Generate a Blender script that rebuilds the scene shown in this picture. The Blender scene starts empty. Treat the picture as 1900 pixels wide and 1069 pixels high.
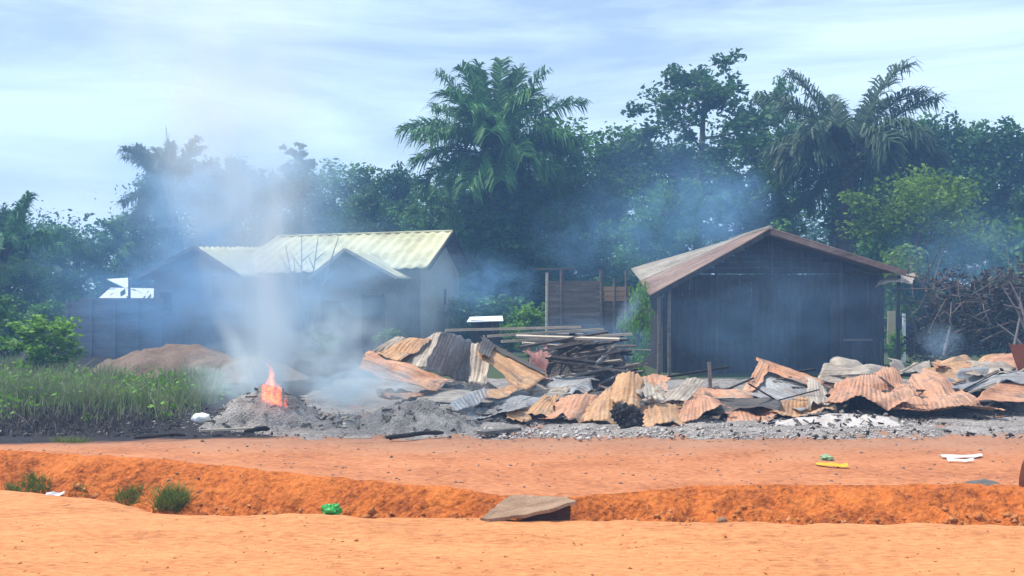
import bpy, math, random
import numpy as np
from mathutils import Vector, noise as mn

sc = bpy.context.scene
COL = sc.collection
R = random.Random(7)
rng = np.random.default_rng(11)

# ------------------------------------------------------------------ camera, sky, sun, exposure
F = 2037.0          # focal length in photo pixels (photo 1900 wide)
HY = 565.0          # horizon row
EYE = 2.0
cd = bpy.data.cameras.new('camera')
cam = bpy.data.objects.new('camera', cd)
COL.objects.link(cam)
cam.location = (0, 0, EYE)
cam.rotation_euler = (math.radians(90), 0, 0)
cd.sensor_width = 36
cd.lens = 36 * F / 1900
cd.shift_y = (HY - 534.5) / 1900
cd.clip_end = 3000
cd.clip_start = 0.1
sc.camera = cam

SUN_DIR = Vector((-0.42, 0.10, 0.90)).normalized()
elev = math.asin(SUN_DIR.z)
azim = math.atan2(SUN_DIR.x, SUN_DIR.y)      # from +Y towards +X
w = bpy.data.worlds.new('World')
sc.world = w
w.use_nodes = True
nt = w.node_tree
nt.nodes.clear()
N = nt.nodes.new
L = nt.links.new
out = N('ShaderNodeOutputWorld')
bg = N('ShaderNodeBackground')
bg.inputs['Strength'].default_value = 0.15
sky = N('ShaderNodeTexSky')
sky.sky_type = 'NISHITA'
sky.sun_disc = False
sky.sun_elevation = elev
sky.sun_rotation = azim
sky.dust_density = 1.5
sky.air_density = 1.0
sky.ozone_density = 1.5
tc = N('ShaderNodeTexCoord')
mp = N('ShaderNodeMapping')
mp.inputs['Scale'].default_value = (1.6, 1.6, 11.0)
mp.inputs['Rotation'].default_value = (0, math.radians(-4), 0)
nz = N('ShaderNodeTexNoise')
nz.inputs['Scale'].default_value = 1.5
nz.inputs['Detail'].default_value = 6
nz.inputs['Roughness'].default_value = 0.55
nz.inputs['Distortion'].default_value = 0.5
rp = N('ShaderNodeValToRGB')
rp.color_ramp.elements[0].position = 0.33
rp.color_ramp.elements[0].color = (0.25, 0.25, 0.25, 1)
rp.color_ramp.elements[1].position = 0.58
rp.color_ramp.elements[1].color = (0.92, 0.92, 0.92, 1)
mx = N('ShaderNodeMix')
mx.data_type = 'RGBA'
mx.inputs['B'].default_value = (6.1, 7.7, 9.5, 1)      # thin bright cloud
L(tc.outputs['Generated'], mp.inputs['Vector'])
L(mp.outputs['Vector'], nz.inputs['Vector'])
L(nz.outputs['Fac'], rp.inputs['Fac'])
L(rp.outputs['Color'], mx.inputs['Factor'])
L(sky.outputs['Color'], mx.inputs['A'])
L(mx.outputs['Result'], bg.inputs['Color'])
L(bg.outputs['Background'], out.inputs['Surface'])

sd = bpy.data.lights.new('sun', 'SUN')
sd.energy = 4.6
sd.angle = math.radians(0.5)
sd.color = (1.0, 0.95, 0.87)
sun = bpy.data.objects.new('sun', sd)
COL.objects.link(sun)
sun.rotation_euler = (-SUN_DIR).to_track_quat('-Z', 'Y').to_euler()
sun.location = (-20, 10, 60)

vs = sc.view_settings
vs.view_transform = 'Standard'
vs.look = 'None'
vs.exposure = 0.1
vs.gamma = 1.0
vs.use_curve_mapping = False
cy = sc.cycles
cy.max_bounces = 8
cy.diffuse_bounces = 2
cy.glossy_bounces = 2
cy.transparent_max_bounces = 8
cy.volume_bounces = 4
cy.volume_step_rate = 1.0
cy.volume_max_steps = 256
cy.use_denoising = True


# ------------------------------------------------------------------ helpers
def P(px, py, D):
    """a point at photo pixel (px,py) and depth D metres in front of the camera"""
    return np.array(((px - 950) * D / F, D, EYE + (HY - py) * D / F))


def lerp(a, b, t):
    return np.asarray(a) * (1 - t) + np.asarray(b) * t


def GX(px, D):
    return (px - 950) * D / F


def sstep(a, b, x):
    t = min(1.0, max(0.0, (x - a) / (b - a)))
    return t * t * (3 - 2 * t)


def origin(o):
    v = np.zeros(3)
    while o is not None:
        v += np.array(o.location)
        o = o.parent
    return v


def mk(name, V, Fc, m, parent=None, smooth=False, loc=None, tone=None):
    """link ONE mesh object; V in world coordinates"""
    V = np.asarray(V, dtype=float).reshape(-1, 3)
    if parent is not None:
        base = origin(parent)
        loc = (0, 0, 0)
    else:
        if loc is None:
            lo, hi = V.min(0), V.max(0)
            loc = ((lo[0] + hi[0]) / 2, (lo[1] + hi[1]) / 2, lo[2])
        base = np.array(loc)
    me = bpy.data.meshes.new(name)
    W = V - base
    if isinstance(Fc, np.ndarray):
        nF, k = Fc.shape
        me.vertices.add(len(W))
        me.vertices.foreach_set('co', W.astype(np.float32).ravel())
        me.loops.add(nF * k)
        me.loops.foreach_set('vertex_index', Fc.astype(np.int32).ravel())
        me.polygons.add(nF)
        me.polygons.foreach_set('loop_start', np.arange(0, nF * k, k, dtype=np.int32))
        me.update(calc_edges=True)
        me.validate()
    else:
        me.from_pydata(W.tolist(), [], Fc)
        me.update()
    if smooth:
        me.polygons.foreach_set('use_smooth', [True] * len(me.polygons))
    if tone is not None:
        a = me.attributes.new('tone', 'FLOAT', 'POINT')
        a.data.foreach_set('value', np.asarray(tone, dtype=np.float32))
    if m is not None:
        me.materials.append(m)
    o = bpy.data.objects.new(name, me)
    COL.objects.link(o)
    o.location = loc
    if parent is not None:
        o.parent = parent
    return o


def tag(o, label=None, cat=None, group=None, kind=None):
    if label:
        o['label'] = label
    if cat:
        o['category'] = cat
    if group:
        o['group'] = group
    if kind:
        o['kind'] = kind
    return o


def thing(name, label, cat, loc=(0, 0, 0), group=None):
    o = bpy.data.objects.new(name, None)
    COL.objects.link(o)
    o.location = tuple(float(c) for c in loc)
    o.empty_display_size = 0.3
    return tag(o, label, cat, group)


class MB:
    def __init__(s):
        s.V, s.F = [], []

    def add(s, V, Fc):
        n = len(s.V)
        s.V.extend([tuple(float(c) for c in v) for v in V])
        s.F.extend([tuple(i + n for i in f) for f in Fc])
        return s

    def box(s, c, size, rz=0.0, rx=0.0, ry=0.0, jit=0.0):
        hx, hy, hz = size[0] / 2, size[1] / 2, size[2] / 2
        vs_ = []
        for x, y, z in ((-1, -1, -1), (1, -1, -1), (1, 1, -1), (-1, 1, -1), (-1, -1, 1), (1, -1, 1), (1, 1, 1), (-1, 1, 1)):
            v = Vector((x * hx, y * hy, z * hz))
            if jit:
                v += Vector((R.uniform(-jit, jit), R.uniform(-jit, jit), R.uniform(-jit, jit)))
            if rx:
                v.rotate(QX(rx))
            if ry:
                v.rotate(QY(ry))
            if rz:
                v.rotate(QZ(rz))
            vs_.append((v.x + c[0], v.y + c[1], v.z + c[2]))
        return s.add(vs_, [(0, 3, 2, 1), (4, 5, 6, 7), (0, 1, 5, 4), (1, 2, 6, 5), (2, 3, 7, 6), (3, 0, 4, 7)])

    def bar(s, a, b, w_, h_, roll=0.0):
        """a rectangular bar from a to b"""
        a, b = Vector(a), Vector(b)
        d = (b - a).normalized()
        up = Vector((0, 0, 1)) if abs(d.z) < 0.95 else Vector((0, 1, 0))
        r = d.cross(up).normalized()
        u = r.cross(d)
        cr, sr = math.cos(roll), math.sin(roll)
        r, u = r * cr + u * sr, u * cr - r * sr
        vs_ = []
        for p in (a, b):
            for i, j in ((-1, -1), (1, -1), (1, 1), (-1, 1)):
                vs_.append(p + r * (i * w_ / 2) + u * (j * h_ / 2))
        return s.add(vs_, [(0, 1, 2, 3), (7, 6, 5, 4), (0, 4, 5, 1), (1, 5, 6, 2), (2, 6, 7, 3), (3, 7, 4, 0)])

    def tube(s, pts, rad, n=6):
        pts = [Vector(p) for p in pts]
        k = len(pts)
        vs_, fs = [], []
        for i, p in enumerate(pts):
            d = (pts[min(i + 1, k - 1)] - pts[max(i - 1, 0)]).normalized()
            ref = Vector((0, 1, 0)) if abs(d.y) < 0.9 else Vector((1, 0, 0))
            r = d.cross(ref).normalized()
            u = r.cross(d)
            rr = rad[i] if hasattr(rad, '__len__') else rad
            for j in range(n):
                a = 2 * math.pi * j / n
                vs_.append(p + r * (math.cos(a) * rr) + u * (math.sin(a) * rr))
        for i in range(k - 1):
            for j in range(n):
                fs.append((i * n + j, (i + 1) * n + j, (i + 1) * n + (j + 1) % n, i * n + (j + 1) % n))
        fs.append(tuple(range(n)))
        fs.append(tuple((k - 1) * n + j for j in range(n))[::-1])
        return s.add(vs_, fs)

    def slab(s, q, t):
        """a thick plate from a planar-ish quad/polygon q, thickness t along its normal (downwards side)"""
        q = [Vector(p) for p in q]
        nrm = Vector((0, 0, 0))
        for i in range(len(q)):
            a, b = q[i], q[(i + 1) % len(q)]
            nrm += a.cross(b)
        nrm.normalize()
        k = len(q)
        vs_ = q + [p - nrm * t for p in q]
        fs = [tuple(range(k)), tuple(range(2 * k - 1, k - 1, -1))]
        for i in range(k):
            j = (i + 1) % k
            fs.append((i, i + k, j + k, j))
        return s.add(vs_, fs)

    def build(s, name, m, parent=None, smooth=False, loc=None):
        return mk(name, s.V, s.F, m, parent, smooth, loc)


from mathutils import Quaternion
def QX(a): return Quaternion((1, 0, 0), a)
def QY(a): return Quaternion((0, 1, 0), a)
def QZ(a): return Quaternion((0, 0, 1), a)


# ------------------------------------------------------------------ materials
def newmat(name):
    m = bpy.data.materials.new(name)
    m.use_nodes = True
    t = m.node_tree
    t.nodes.clear()
    return m, t


def dirtmat(name, cols, scale=1.0, detail=8, rough=0.95, bump=0.3, bscale=20.0, pos=None, stretch=(1, 1, 1), metallic=0.0, spec=0.2, fine=0.35, bdist=0.03):
    """two layers of noise over a ramp of real base colours, with bump"""
    m, t = newmat(name)
    n = t.nodes.new
    l = t.links.new
    o = n('ShaderNodeOutputMaterial')
    b = n('ShaderNodeBsdfPrincipled')
    c = n('ShaderNodeTexCoord')
    mp_ = n('ShaderNodeMapping')
    mp_.inputs['Scale'].default_value = stretch
    n1 = n('ShaderNodeTexNoise')
    n1.inputs['Scale'].default_value = scale
    n1.inputs['Detail'].default_value = detail
    n1.inputs['Roughness'].default_value = 0.62
    n2 = n('ShaderNodeTexNoise')
    n2.inputs['Scale'].default_value = scale * 13
    n2.inputs['Detail'].default_value = 4
    mm = n('ShaderNodeMix')
    mm.data_type = 'FLOAT'
    mm.inputs['Factor'].default_value = fine
    r = n('ShaderNodeValToRGB')
    cr = r.color_ramp
    k = len(cols)
    pos = pos or [0.33 + 0.34 * i / max(1, k - 1) for i in range(k)]
    cr.elements[0].position = pos[0]
    cr.elements[0].color = (*cols[0], 1)
    cr.elements[1].position = pos[-1]
    cr.elements[1].color = (*cols[-1], 1)
    for i in range(1, k - 1):
        e = cr.elements.new(pos[i])
        e.color = (*cols[i], 1)
    l(c.outputs['Object'], mp_.inputs['Vector'])
    l(mp_.outputs['Vector'], n1.inputs['Vector'])
    l(mp_.outputs['Vector'], n2.inputs['Vector'])
    l(n1.outputs['Fac'], mm.inputs['A'])
    l(n2.outputs['Fac'], mm.inputs['B'])
    l(mm.outputs['Result'], r.inputs['Fac'])
    l(r.outputs['Color'], b.inputs['Base Color'])
    b.inputs['Roughness'].default_value = rough
    b.inputs['Metallic'].default_value = metallic
    b.inputs['Specular IOR Level'].default_value = spec
    if bump:
        n3 = n('ShaderNodeTexNoise')
        n3.inputs['Scale'].default_value = bscale
        n3.inputs['Detail'].default_value = 6
        bp = n('ShaderNodeBump')
        bp.inputs['Strength'].default_value = bump
        bp.inputs['Distance'].default_value = bdist
        l(c.outputs['Object'], n3.inputs['Vector'])
        l(n3.outputs['Fac'], bp.inputs['Height'])
        l(bp.outputs['Normal'], b.inputs['Normal'])
    l(b.outputs['BSDF'], o.inputs['Surface'])
    m['ramp'] = r.name
    m['bsdf'] = b.name
    return m


def leafmat(name, dark, light, trans=0.3, nscale=0.35):
    m, t = newmat(name)
    n = t.nodes.new
    l = t.links.new
    o = n('ShaderNodeOutputMaterial')
    b = n('ShaderNodeBsdfPrincipled')
    b.inputs['Roughness'].default_value = 0.6
    b.inputs['Specular IOR Level'].default_value = 0.25
    tr = n('ShaderNodeBsdfTranslucent')
    ms = n('ShaderNodeMixShader')
    ms.inputs['Fac'].default_value = trans
    at = n('ShaderNodeAttribute')
    at.attribute_name = 'tone'
    c = n('ShaderNodeTexCoord')
    nz_ = n('ShaderNodeTexNoise')
    nz_.inputs['Scale'].default_value = nscale
    nz_.inputs['Detail'].default_value = 3
    oi = n('ShaderNodeObjectInfo')
    a1 = n('ShaderNodeMath')
    a1.operation = 'MULTIPLY_ADD'
    a1.inputs[1].default_value = 0.55
    a2 = n('ShaderNodeMath')
    a2.operation = 'MULTIPLY_ADD'
    a2.inputs[1].default_value = 0.8
    a2.inputs[2].default_value = -0.18
    mxx = n('ShaderNodeMix')
    mxx.data_type = 'RGBA'
    mxx.clamp_factor = True
    mxx.inputs['A'].default_value = (*dark, 1)
    mxx.inputs['B'].default_value = (*light, 1)
    l(c.outputs['Object'], nz_.inputs['Vector'])
    l(nz_.outputs['Fac'], a2.inputs[0])
    l(at.outputs['Fac'], a1.inputs[0])
    l(a2.outputs['Value'], a1.inputs[2])
    l(a1.outputs['Value'], mxx.inputs['Factor'])
    l(mxx.outputs['Result'], b.inputs['Base Color'])
    l(mxx.outputs['Result'], tr.inputs['Color'])
    l(b.outputs['BSDF'], ms.inputs[1])
    l(tr.outputs['BSDF'], ms.inputs[2])
    l(ms.outputs['Shader'], o.inputs['Surface'])
    return m


M = {}
M['road'] = dirtmat('road_dirt', [(0.34, 0.125, 0.045), (0.56, 0.222, 0.082), (0.67, 0.292, 0.118)], scale=1.1, bump=0.7, bscale=22, fine=0.6, stretch=(.6, 1.6, 1))
M['bank'] = dirtmat('bank_earth', [(0.15, 0.035, 0.009), (0.48, 0.125, 0.022), (0.64, 0.20, 0.045)], scale=1.6, bump=1.0, bscale=16, fine=0.45, bdist=0.06)
M['clod'] = dirtmat('clod_earth', [(0.22, 0.075, 0.025), (0.46, 0.17, 0.05), (0.62, 0.30, 0.12)], scale=3.0, bump=0.5, bscale=30)
M['ash'] = dirtmat('ash_grey', [(0.10, 0.085, 0.075), (0.26, 0.225, 0.20), (0.44, 0.40, 0.37)], scale=1.6, bump=0.8, bscale=25, fine=0.5, bdist=0.05)
M['ashdark'] = dirtmat('ash_dark', [(0.06, 0.058, 0.055), (0.17, 0.16, 0.15), (0.33, 0.31, 0.29)], scale=2.2, bump=0.9, bscale=22, fine=0.5, bdist=0.05)
M['ashpale'] = dirtmat('ash_pale', [(0.26, 0.22, 0.19), (0.48, 0.42, 0.38), (0.70, 0.66, 0.63)], scale=3.5, bump=0.8, bscale=30, fine=0.5)
M['heap'] = dirtmat('heap_ash', [(0.10, 0.088, 0.078), (0.29, 0.26, 0.235), (0.48, 0.445, 0.415)], scale=3.0, bump=0.9, bscale=30, fine=0.5, bdist=0.05)
M['char'] = dirtmat('charcoal', [(0.012, 0.012, 0.013), (0.03, 0.028, 0.028), (0.07, 0.065, 0.06)], scale=3, bump=0.6, bscale=25)
M['rubble'] = dirtmat('charred_rubble', [(0.03, 0.028, 0.028), (0.09, 0.08, 0.075), (0.22, 0.19, 0.17)], scale=2.0, bump=0.9, bscale=20, fine=0.5, bdist=0.06)
M['mound'] = dirtmat('mound_earth', [(0.11, 0.075, 0.055), (0.18, 0.125, 0.095), (0.24, 0.175, 0.135)], scale=1.2, bump=0.5, bscale=10)


# metal sheets burnt by the fire: tan, salmon, rust, pale, grey
def sheetmat(name, cols, rough=0.6, scale=1.3):
    m = dirtmat(name, cols, scale=scale, bump=0.15, bscale=40, rough=rough, spec=0.3, metallic=0.1, fine=0.3)
    t = m.node_tree                     # blotches of soot and scale
    n = t.nodes.new
    c = n('ShaderNodeTexCoord')
    z_ = n('ShaderNodeTexNoise')
    z_.inputs['Scale'].default_value = 2.6
    z_.inputs['Detail'].default_value = 7
    z_.inputs['Roughness'].default_value = .7
    mr = n('ShaderNodeMapRange')
    mr.inputs['From Min'].default_value = .53
    mr.inputs['From Max'].default_value = .70
    mr.inputs['To Max'].default_value = .85
    at = n('ShaderNodeAttribute')
    at.attribute_name = 'sheetuv'
    z2 = n('ShaderNodeTexNoise')
    z2.inputs['Scale'].default_value = 1.0
    z2.inputs['Detail'].default_value = 5
    z2.inputs['Roughness'].default_value = .65
    t.links.new(at.outputs['Vector'], z2.inputs['Vector'])
    m2 = n('ShaderNodeMapRange')
    m2.inputs['From Min'].default_value = .45
    m2.inputs['From Max'].default_value = .72
    m2.inputs['To Max'].default_value = .9
    t.links.new(z2.outputs['Fac'], m2.inputs['Value'])
    x0 = n('ShaderNodeMix')
    x0.data_type = 'RGBA'
    x0.inputs['B'].default_value = (.15, .10, .075, 1)
    t.links.new(m2.outputs['Result'], x0.inputs['Factor'])
    t.links.new(t.nodes[m['ramp']].outputs['Color'], x0.inputs['A'])
    x = n('ShaderNodeMix')
    x.data_type = 'RGBA'
    x.inputs['B'].default_value = (.07, .055, .05, 1)
    t.links.new(c.outputs['Object'], z_.inputs['Vector'])
    t.links.new(z_.outputs['Fac'], mr.inputs['Value'])
    t.links.new(mr.outputs['Result'], x.inputs['Factor'])
    t.links.new(x0.outputs['Result'], x.inputs['A'])
    t.links.new(x.outputs['Result'], t.nodes[m['bsdf']].inputs['Base Color'])
    return m


M['tan'] = sheetmat('burnt_tan_metal', [(0.15, 0.08, 0.045), (0.44, 0.225, 0.10), (0.57, 0.33, 0.165), (0.42, 0.29, 0.20)])
M['salmon'] = sheetmat('burnt_salmon_metal', [(0.17, 0.08, 0.05), (0.47, 0.215, 0.115), (0.59, 0.31, 0.18), (0.43, 0.29, 0.21)])
M['rust'] = sheetmat('rusted_orange_metal', [(0.16, 0.07, 0.035), (0.50, 0.22, 0.11), (0.62, 0.34, 0.20), (0.42, 0.34, 0.30)])
M['pale'] = sheetmat('pale_zinc_metal', [(0.20, 0.15, 0.11), (0.42, 0.345, 0.27), (0.54, 0.49, 0.40)], rough=0.5)
M['grey'] = sheetmat('grey_zinc_metal', [(0.14, 0.14, 0.15), (0.30, 0.30, 0.30), (0.45, 0.44, 0.42)], rough=0.5)
M['soot'] = sheetmat('sooty_metal', [(0.02, 0.02, 0.022), (0.07, 0.065, 0.062), (0.16, 0.14, 0.12)])
M['redmetal'] = sheetmat('red_metal', [(0.16, 0.06, 0.05), (0.32, 0.13, 0.11), (0.42, 0.28, 0.25)])
M['roofyellow'] = dirtmat('weathered_yellow_roof', [(0.34, 0.31, 0.17), (0.55, 0.52, 0.31), (0.66, 0.63, 0.42)], scale=0.9, bump=0.1, rough=0.5, fine=0.25)
M['roofwhite'] = dirtmat('white_roof_metal', [(0.72, 0.72, 0.72), (0.86, 0.86, 0.86)], scale=0.5, bump=0.05, rough=0.45)
M['roofbrown'] = dirtmat('brown_roof_metal', [(0.10, 0.065, 0.05), (0.22, 0.14, 0.108), (0.33, 0.24, 0.195)], scale=0.9, bump=0.15, rough=0.6, stretch=(0.5, 2.0, 1), fine=0.3)
M['roofgrey'] = dirtmat('grey_roof_metal', [(0.16, 0.135, 0.11), (0.29, 0.25, 0.20), (0.40, 0.36, 0.30)], scale=0.9, bump=0.1, rough=0.55)
M['wood'] = dirtmat('dark_plank_wood', [(0.014, 0.013, 0.013), (0.038, 0.034, 0.033), (0.10, 0.088, 0.08)], scale=1.6, bump=0.4, bscale=18, stretch=(5, 5, 0.5), fine=0.4)
M['wooddoor'] = dirtmat('sooty_door_wood', [(0.018, 0.018, 0.02), (0.04, 0.04, 0.045)], scale=2, bump=0.3)
M['woodgrey'] = dirtmat('weathered_grey_wood', [(0.09, 0.07, 0.06), (0.18, 0.145, 0.125), (0.28, 0.235, 0.205)], scale=1.6, bump=0.4, bscale=18, stretch=(0.5, 5, 5), fine=0.4)
M['woodpale'] = dirtmat('pale_plank_wood', [(0.30, 0.24, 0.18), (0.48, 0.40, 0.31), (0.62, 0.55, 0.46)], scale=1.6, bump=0.3, stretch=(0.6, 5, 5))
M['woodorange'] = dirtmat('fresh_sawn_wood', [(0.40, 0.22, 0.12), (0.58, 0.36, 0.21)], scale=1.6, bump=0.3, stretch=(0.6, 5, 5))
M['plaster'] = dirtmat('grey_mud_plaster', [(0.13, 0.115, 0.105), (0.22, 0.195, 0.18), (0.29, 0.265, 0.24)], scale=0.7, bump=0.3, bscale=6)
M['plasterend'] = dirtmat('brown_mud_plaster', [(0.30, 0.25, 0.20), (0.45, 0.385, 0.32), (0.53, 0.47, 0.40)], scale=0.7, bump=0.3, bscale=6)
M['bark'] = dirtmat('bark', [(0.05, 0.04, 0.032), (0.11, 0.09, 0.075), (0.17, 0.145, 0.125)], scale=1.5, bump=0.6, bscale=9, stretch=(3, 3, 0.6))
M['barkpale'] = dirtmat('pale_dead_bark', [(0.16, 0.13, 0.12), (0.27, 0.23, 0.21)], scale=1.5, bump=0.4, bscale=12)
M['palmbark'] = dirtmat('palm_bark', [(0.03, 0.024, 0.018), (0.08, 0.062, 0.048), (0.13, 0.10, 0.08)], scale=1.5, bump=0.8, bscale=6)
M['stone'] = dirtmat('grey_stone', [(0.07, 0.065, 0.06), (0.13, 0.12, 0.11), (0.20, 0.185, 0.17)], scale=4, bump=0.4)
M['slabtop'] = dirtmat('weathered_slab', [(0.15, 0.085, 0.05), (0.27, 0.165, 0.10), (0.40, 0.27, 0.18)], scale=2.5, bump=0.4, bscale=20)
M['slabshade'] = dirtmat('painted_slab_shade', [(0.03, 0.014, 0.010), (0.075, 0.032, 0.02)], scale=5, bump=0.4)  # dark colour stands in for the shade beneath the tilted slab
M['brownboard'] = dirtmat('red_brown_board', [(0.10, 0.03, 0.018), (0.17, 0.055, 0.03)], scale=3, bump=0.3)
M['green'] = dirtmat('green_plastic', [(0.02, 0.22, 0.03), (0.04, 0.42, 0.06)], scale=6, bump=0.1, rough=0.3, spec=0.5)
M['paleGreen'] = dirtmat('faded_green_plastic', [(0.18, 0.32, 0.16), (0.30, 0.42, 0.24)], scale=6, bump=0.1, rough=0.5)
M['yellow'] = dirtmat('yellow_plastic', [(0.50, 0.28, 0.01), (0.68, 0.42, 0.02)], scale=6, bump=0.1, rough=0.5)
M['white'] = dirtmat('white_paper', [(0.66, 0.64, 0.62), (0.84, 0.83, 0.82)], scale=4, bump=0.2, rough=0.7)
M['cloth'] = dirtmat('tan_cloth', [(0.48, 0.36, 0.18), (0.62, 0.48, 0.26)], scale=4, bump=0.2, rough=0.9)
M['wall_low'] = dirtmat('grey_woven_boards', [(0.10, 0.095, 0.10), (0.18, 0.17, 0.175), (0.25, 0.235, 0.235)], scale=1.1, bump=0.3, stretch=(0.5, 1, 4))

M['leaf'] = leafmat('leaves_mid_green', (0.028, 0.072, 0.024), (0.16, 0.36, 0.08))
M['leafdark'] = leafmat('leaves_dark_green', (0.014, 0.048, 0.018), (0.085, 0.21, 0.05))
M['leafbright'] = leafmat('leaves_yellow_green', (0.05, 0.11, 0.014), (0.23, 0.37, 0.045), trans=0.35)
M['leafbush'] = leafmat('leaves_bright_bush', (0.05, 0.14, 0.02), (0.26, 0.50, 0.05), trans=0.35)
M['palmleaf'] = leafmat('palm_leaflets', (0.022, 0.075, 0.022), (0.12, 0.31, 0.065), trans=0.25)
M['palmleafgrey'] = leafmat('grey_palm_leaflets', (0.03, 0.065, 0.03), (0.12, 0.18, 0.09), trans=0.25)
M['vine'] = leafmat('vine_leaves', (0.014, 0.055, 0.022), (0.08, 0.24, 0.055))
M['grass'] = leafmat('tall_grass_blades', (0.06, 0.11, 0.04), (0.33, 0.36, 0.18), trans=0.3, nscale=0.8)
M['burntgrass'] = leafmat('scorched_grass_blades', (0.014, 0.012, 0.012), (0.14, 0.115, 0.10), trans=0.1, nscale=0.8)
M['tuft'] = leafmat('ditch_grass_blades', (0.06, 0.095, 0.018), (0.26, 0.32, 0.06), trans=0.3)
M['brush'] = leafmat('dry_brush_leaves', (0.025, 0.022, 0.024), (0.12, 0.095, 0.085), trans=0.15)


# yard ground: dust, scorched patch, green beyond (each with an outline of its own)
def yardmat():
    m = dirtmat('yard_dust', [(0.26, 0.085, 0.033), (0.45, 0.165, 0.066), (0.55, 0.235, 0.105)], scale=0.9, bump=0.4, bscale=14, fine=0.5)
    t = m.node_tree
    n = t.nodes.new
    l = t.links.new
    b = t.nodes[m['bsdf']]
    r = t.nodes[m['ramp']]
    g = n('ShaderNodeNewGeometry')
    sx = n('ShaderNodeSeparateXYZ')
    l(g.outputs['Position'], sx.inputs['Vector'])
    nz_ = n('ShaderNodeTexNoise')
    nz_.inputs['Scale'].default_value = 0.9
    nz_.inputs['Detail'].default_value = 7
    l(g.outputs['Position'], nz_.inputs['Vector'])

    def ramp(src, a, b_, amt):
        s1 = n('ShaderNodeMath')
        s1.operation = 'MULTIPLY_ADD'
        s1.inputs[1].default_value = amt
        l(nz_.outputs['Fac'], s1.inputs[0])
        l(src, s1.inputs[2])
        mr = n('ShaderNodeMapRange')
        mr.interpolation_type = 'SMOOTHSTEP'
        mr.inputs['From Min'].default_value = a
        mr.inputs['From Max'].default_value = b_
        l(s1.outputs['Value'], mr.inputs['Value'])
        return mr.outputs['Result']

    def mul(a, b_):
        x = n('ShaderNodeMath')
        x.operation = 'MULTIPLY'
        l(a, x.inputs[0])
        l(b_, x.inputs[1])
        return x.outputs['Value']

    def mixc(fac, a, col):
        x = n('ShaderNodeMix')
        x.data_type = 'RGBA'
        l(fac, x.inputs['Factor'])
        l(a, x.inputs['A'])
        x.inputs['B'].default_value = (*col, 1)
        return x.outputs['Result']
    green = ramp(sx.outputs['Y'], 26, 30, 5)
    c1 = mixc(green, r.outputs['Color'], (0.055, 0.075, 0.03))
    neg = n('ShaderNodeMath')
    neg.operation = 'MULTIPLY'
    neg.inputs[1].default_value = -1
    l(sx.outputs['X'], neg.inputs[0])
    sl = n('ShaderNodeMath')            # scorched strip gets nearer towards the left
    sl.operation = 'MULTIPLY_ADD'
    sl.inputs[1].default_value = 0.42
    l(neg.outputs['Value'], sl.inputs[0])
    l(sx.outputs['Y'], sl.inputs[2])
    scorch = mul(ramp(sl.outputs['Value'], 18.3, 18.9, 1.6), ramp(neg.outputs['Value'], 3.9, 5.0, 2.0))
    c2 = mixc(scorch, c1, (0.022, 0.019, 0.021))
    # greyer trodden dust towards the ashes
    grey = ramp(sx.outputs['Y'], 15.0, 17.5, 2.5)
    g2 = n('ShaderNodeMath')
    g2.operation = 'MULTIPLY'
    g2.inputs[1].default_value = 0.5
    l(grey, g2.inputs[0])
    c0 = n('ShaderNodeMix')
    c0.data_type = 'RGBA'
    l(g2.outputs['Value'], c0.inputs['Factor'])
    l(r.outputs['Color'], c0.inputs['A'])
    c0.inputs['B'].default_value = (0.25, 0.17, 0.125, 1)
    for lk in list(t.links):
        if lk.to_socket.node.type == 'MIX' and lk.from_node == r and lk.to_node != c0:
            to = lk.to_socket
            t.links.remove(lk)
            l(c0.outputs['Result'], to)
    l(c2, b.inputs['Base Color'])
    return m


M['yard'] = yardmat()


# ------------------------------------------------------------------ ground
def road_edge(X):
    e = 10.28 - 0.065 * X + 0.95 * sstep(-3.0, -5.2, X) if X < -3.0 else 10.28 - 0.065 * X
    return e + 0.10 * mn.noise((X * 0.9, 3.1, 0)) + 0.04 * mn.noise((X * 4.0, 7.7, 0))


BT = [(-90, 17), (-9, 14.6), (-6.4, 13.9), (-3.24, 12.75), (-0.85, 11.75), (-0.1, 11.35), (0.73, 11.45), (2, 11.95), (5.6, 12.0), (90, 12)]


def bank_top(X):
    return float(np.interp(X, [a for a, b in BT], [b for a, b in BT])) + 0.14 * mn.noise((X * 0.8, 9.3, 1)) + 0.06 * mn.noise((X * 3.1, 2.3, 1))


def rim(X):
    return 0.13 * sstep(0.5, -5, X) + 0.03


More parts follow.
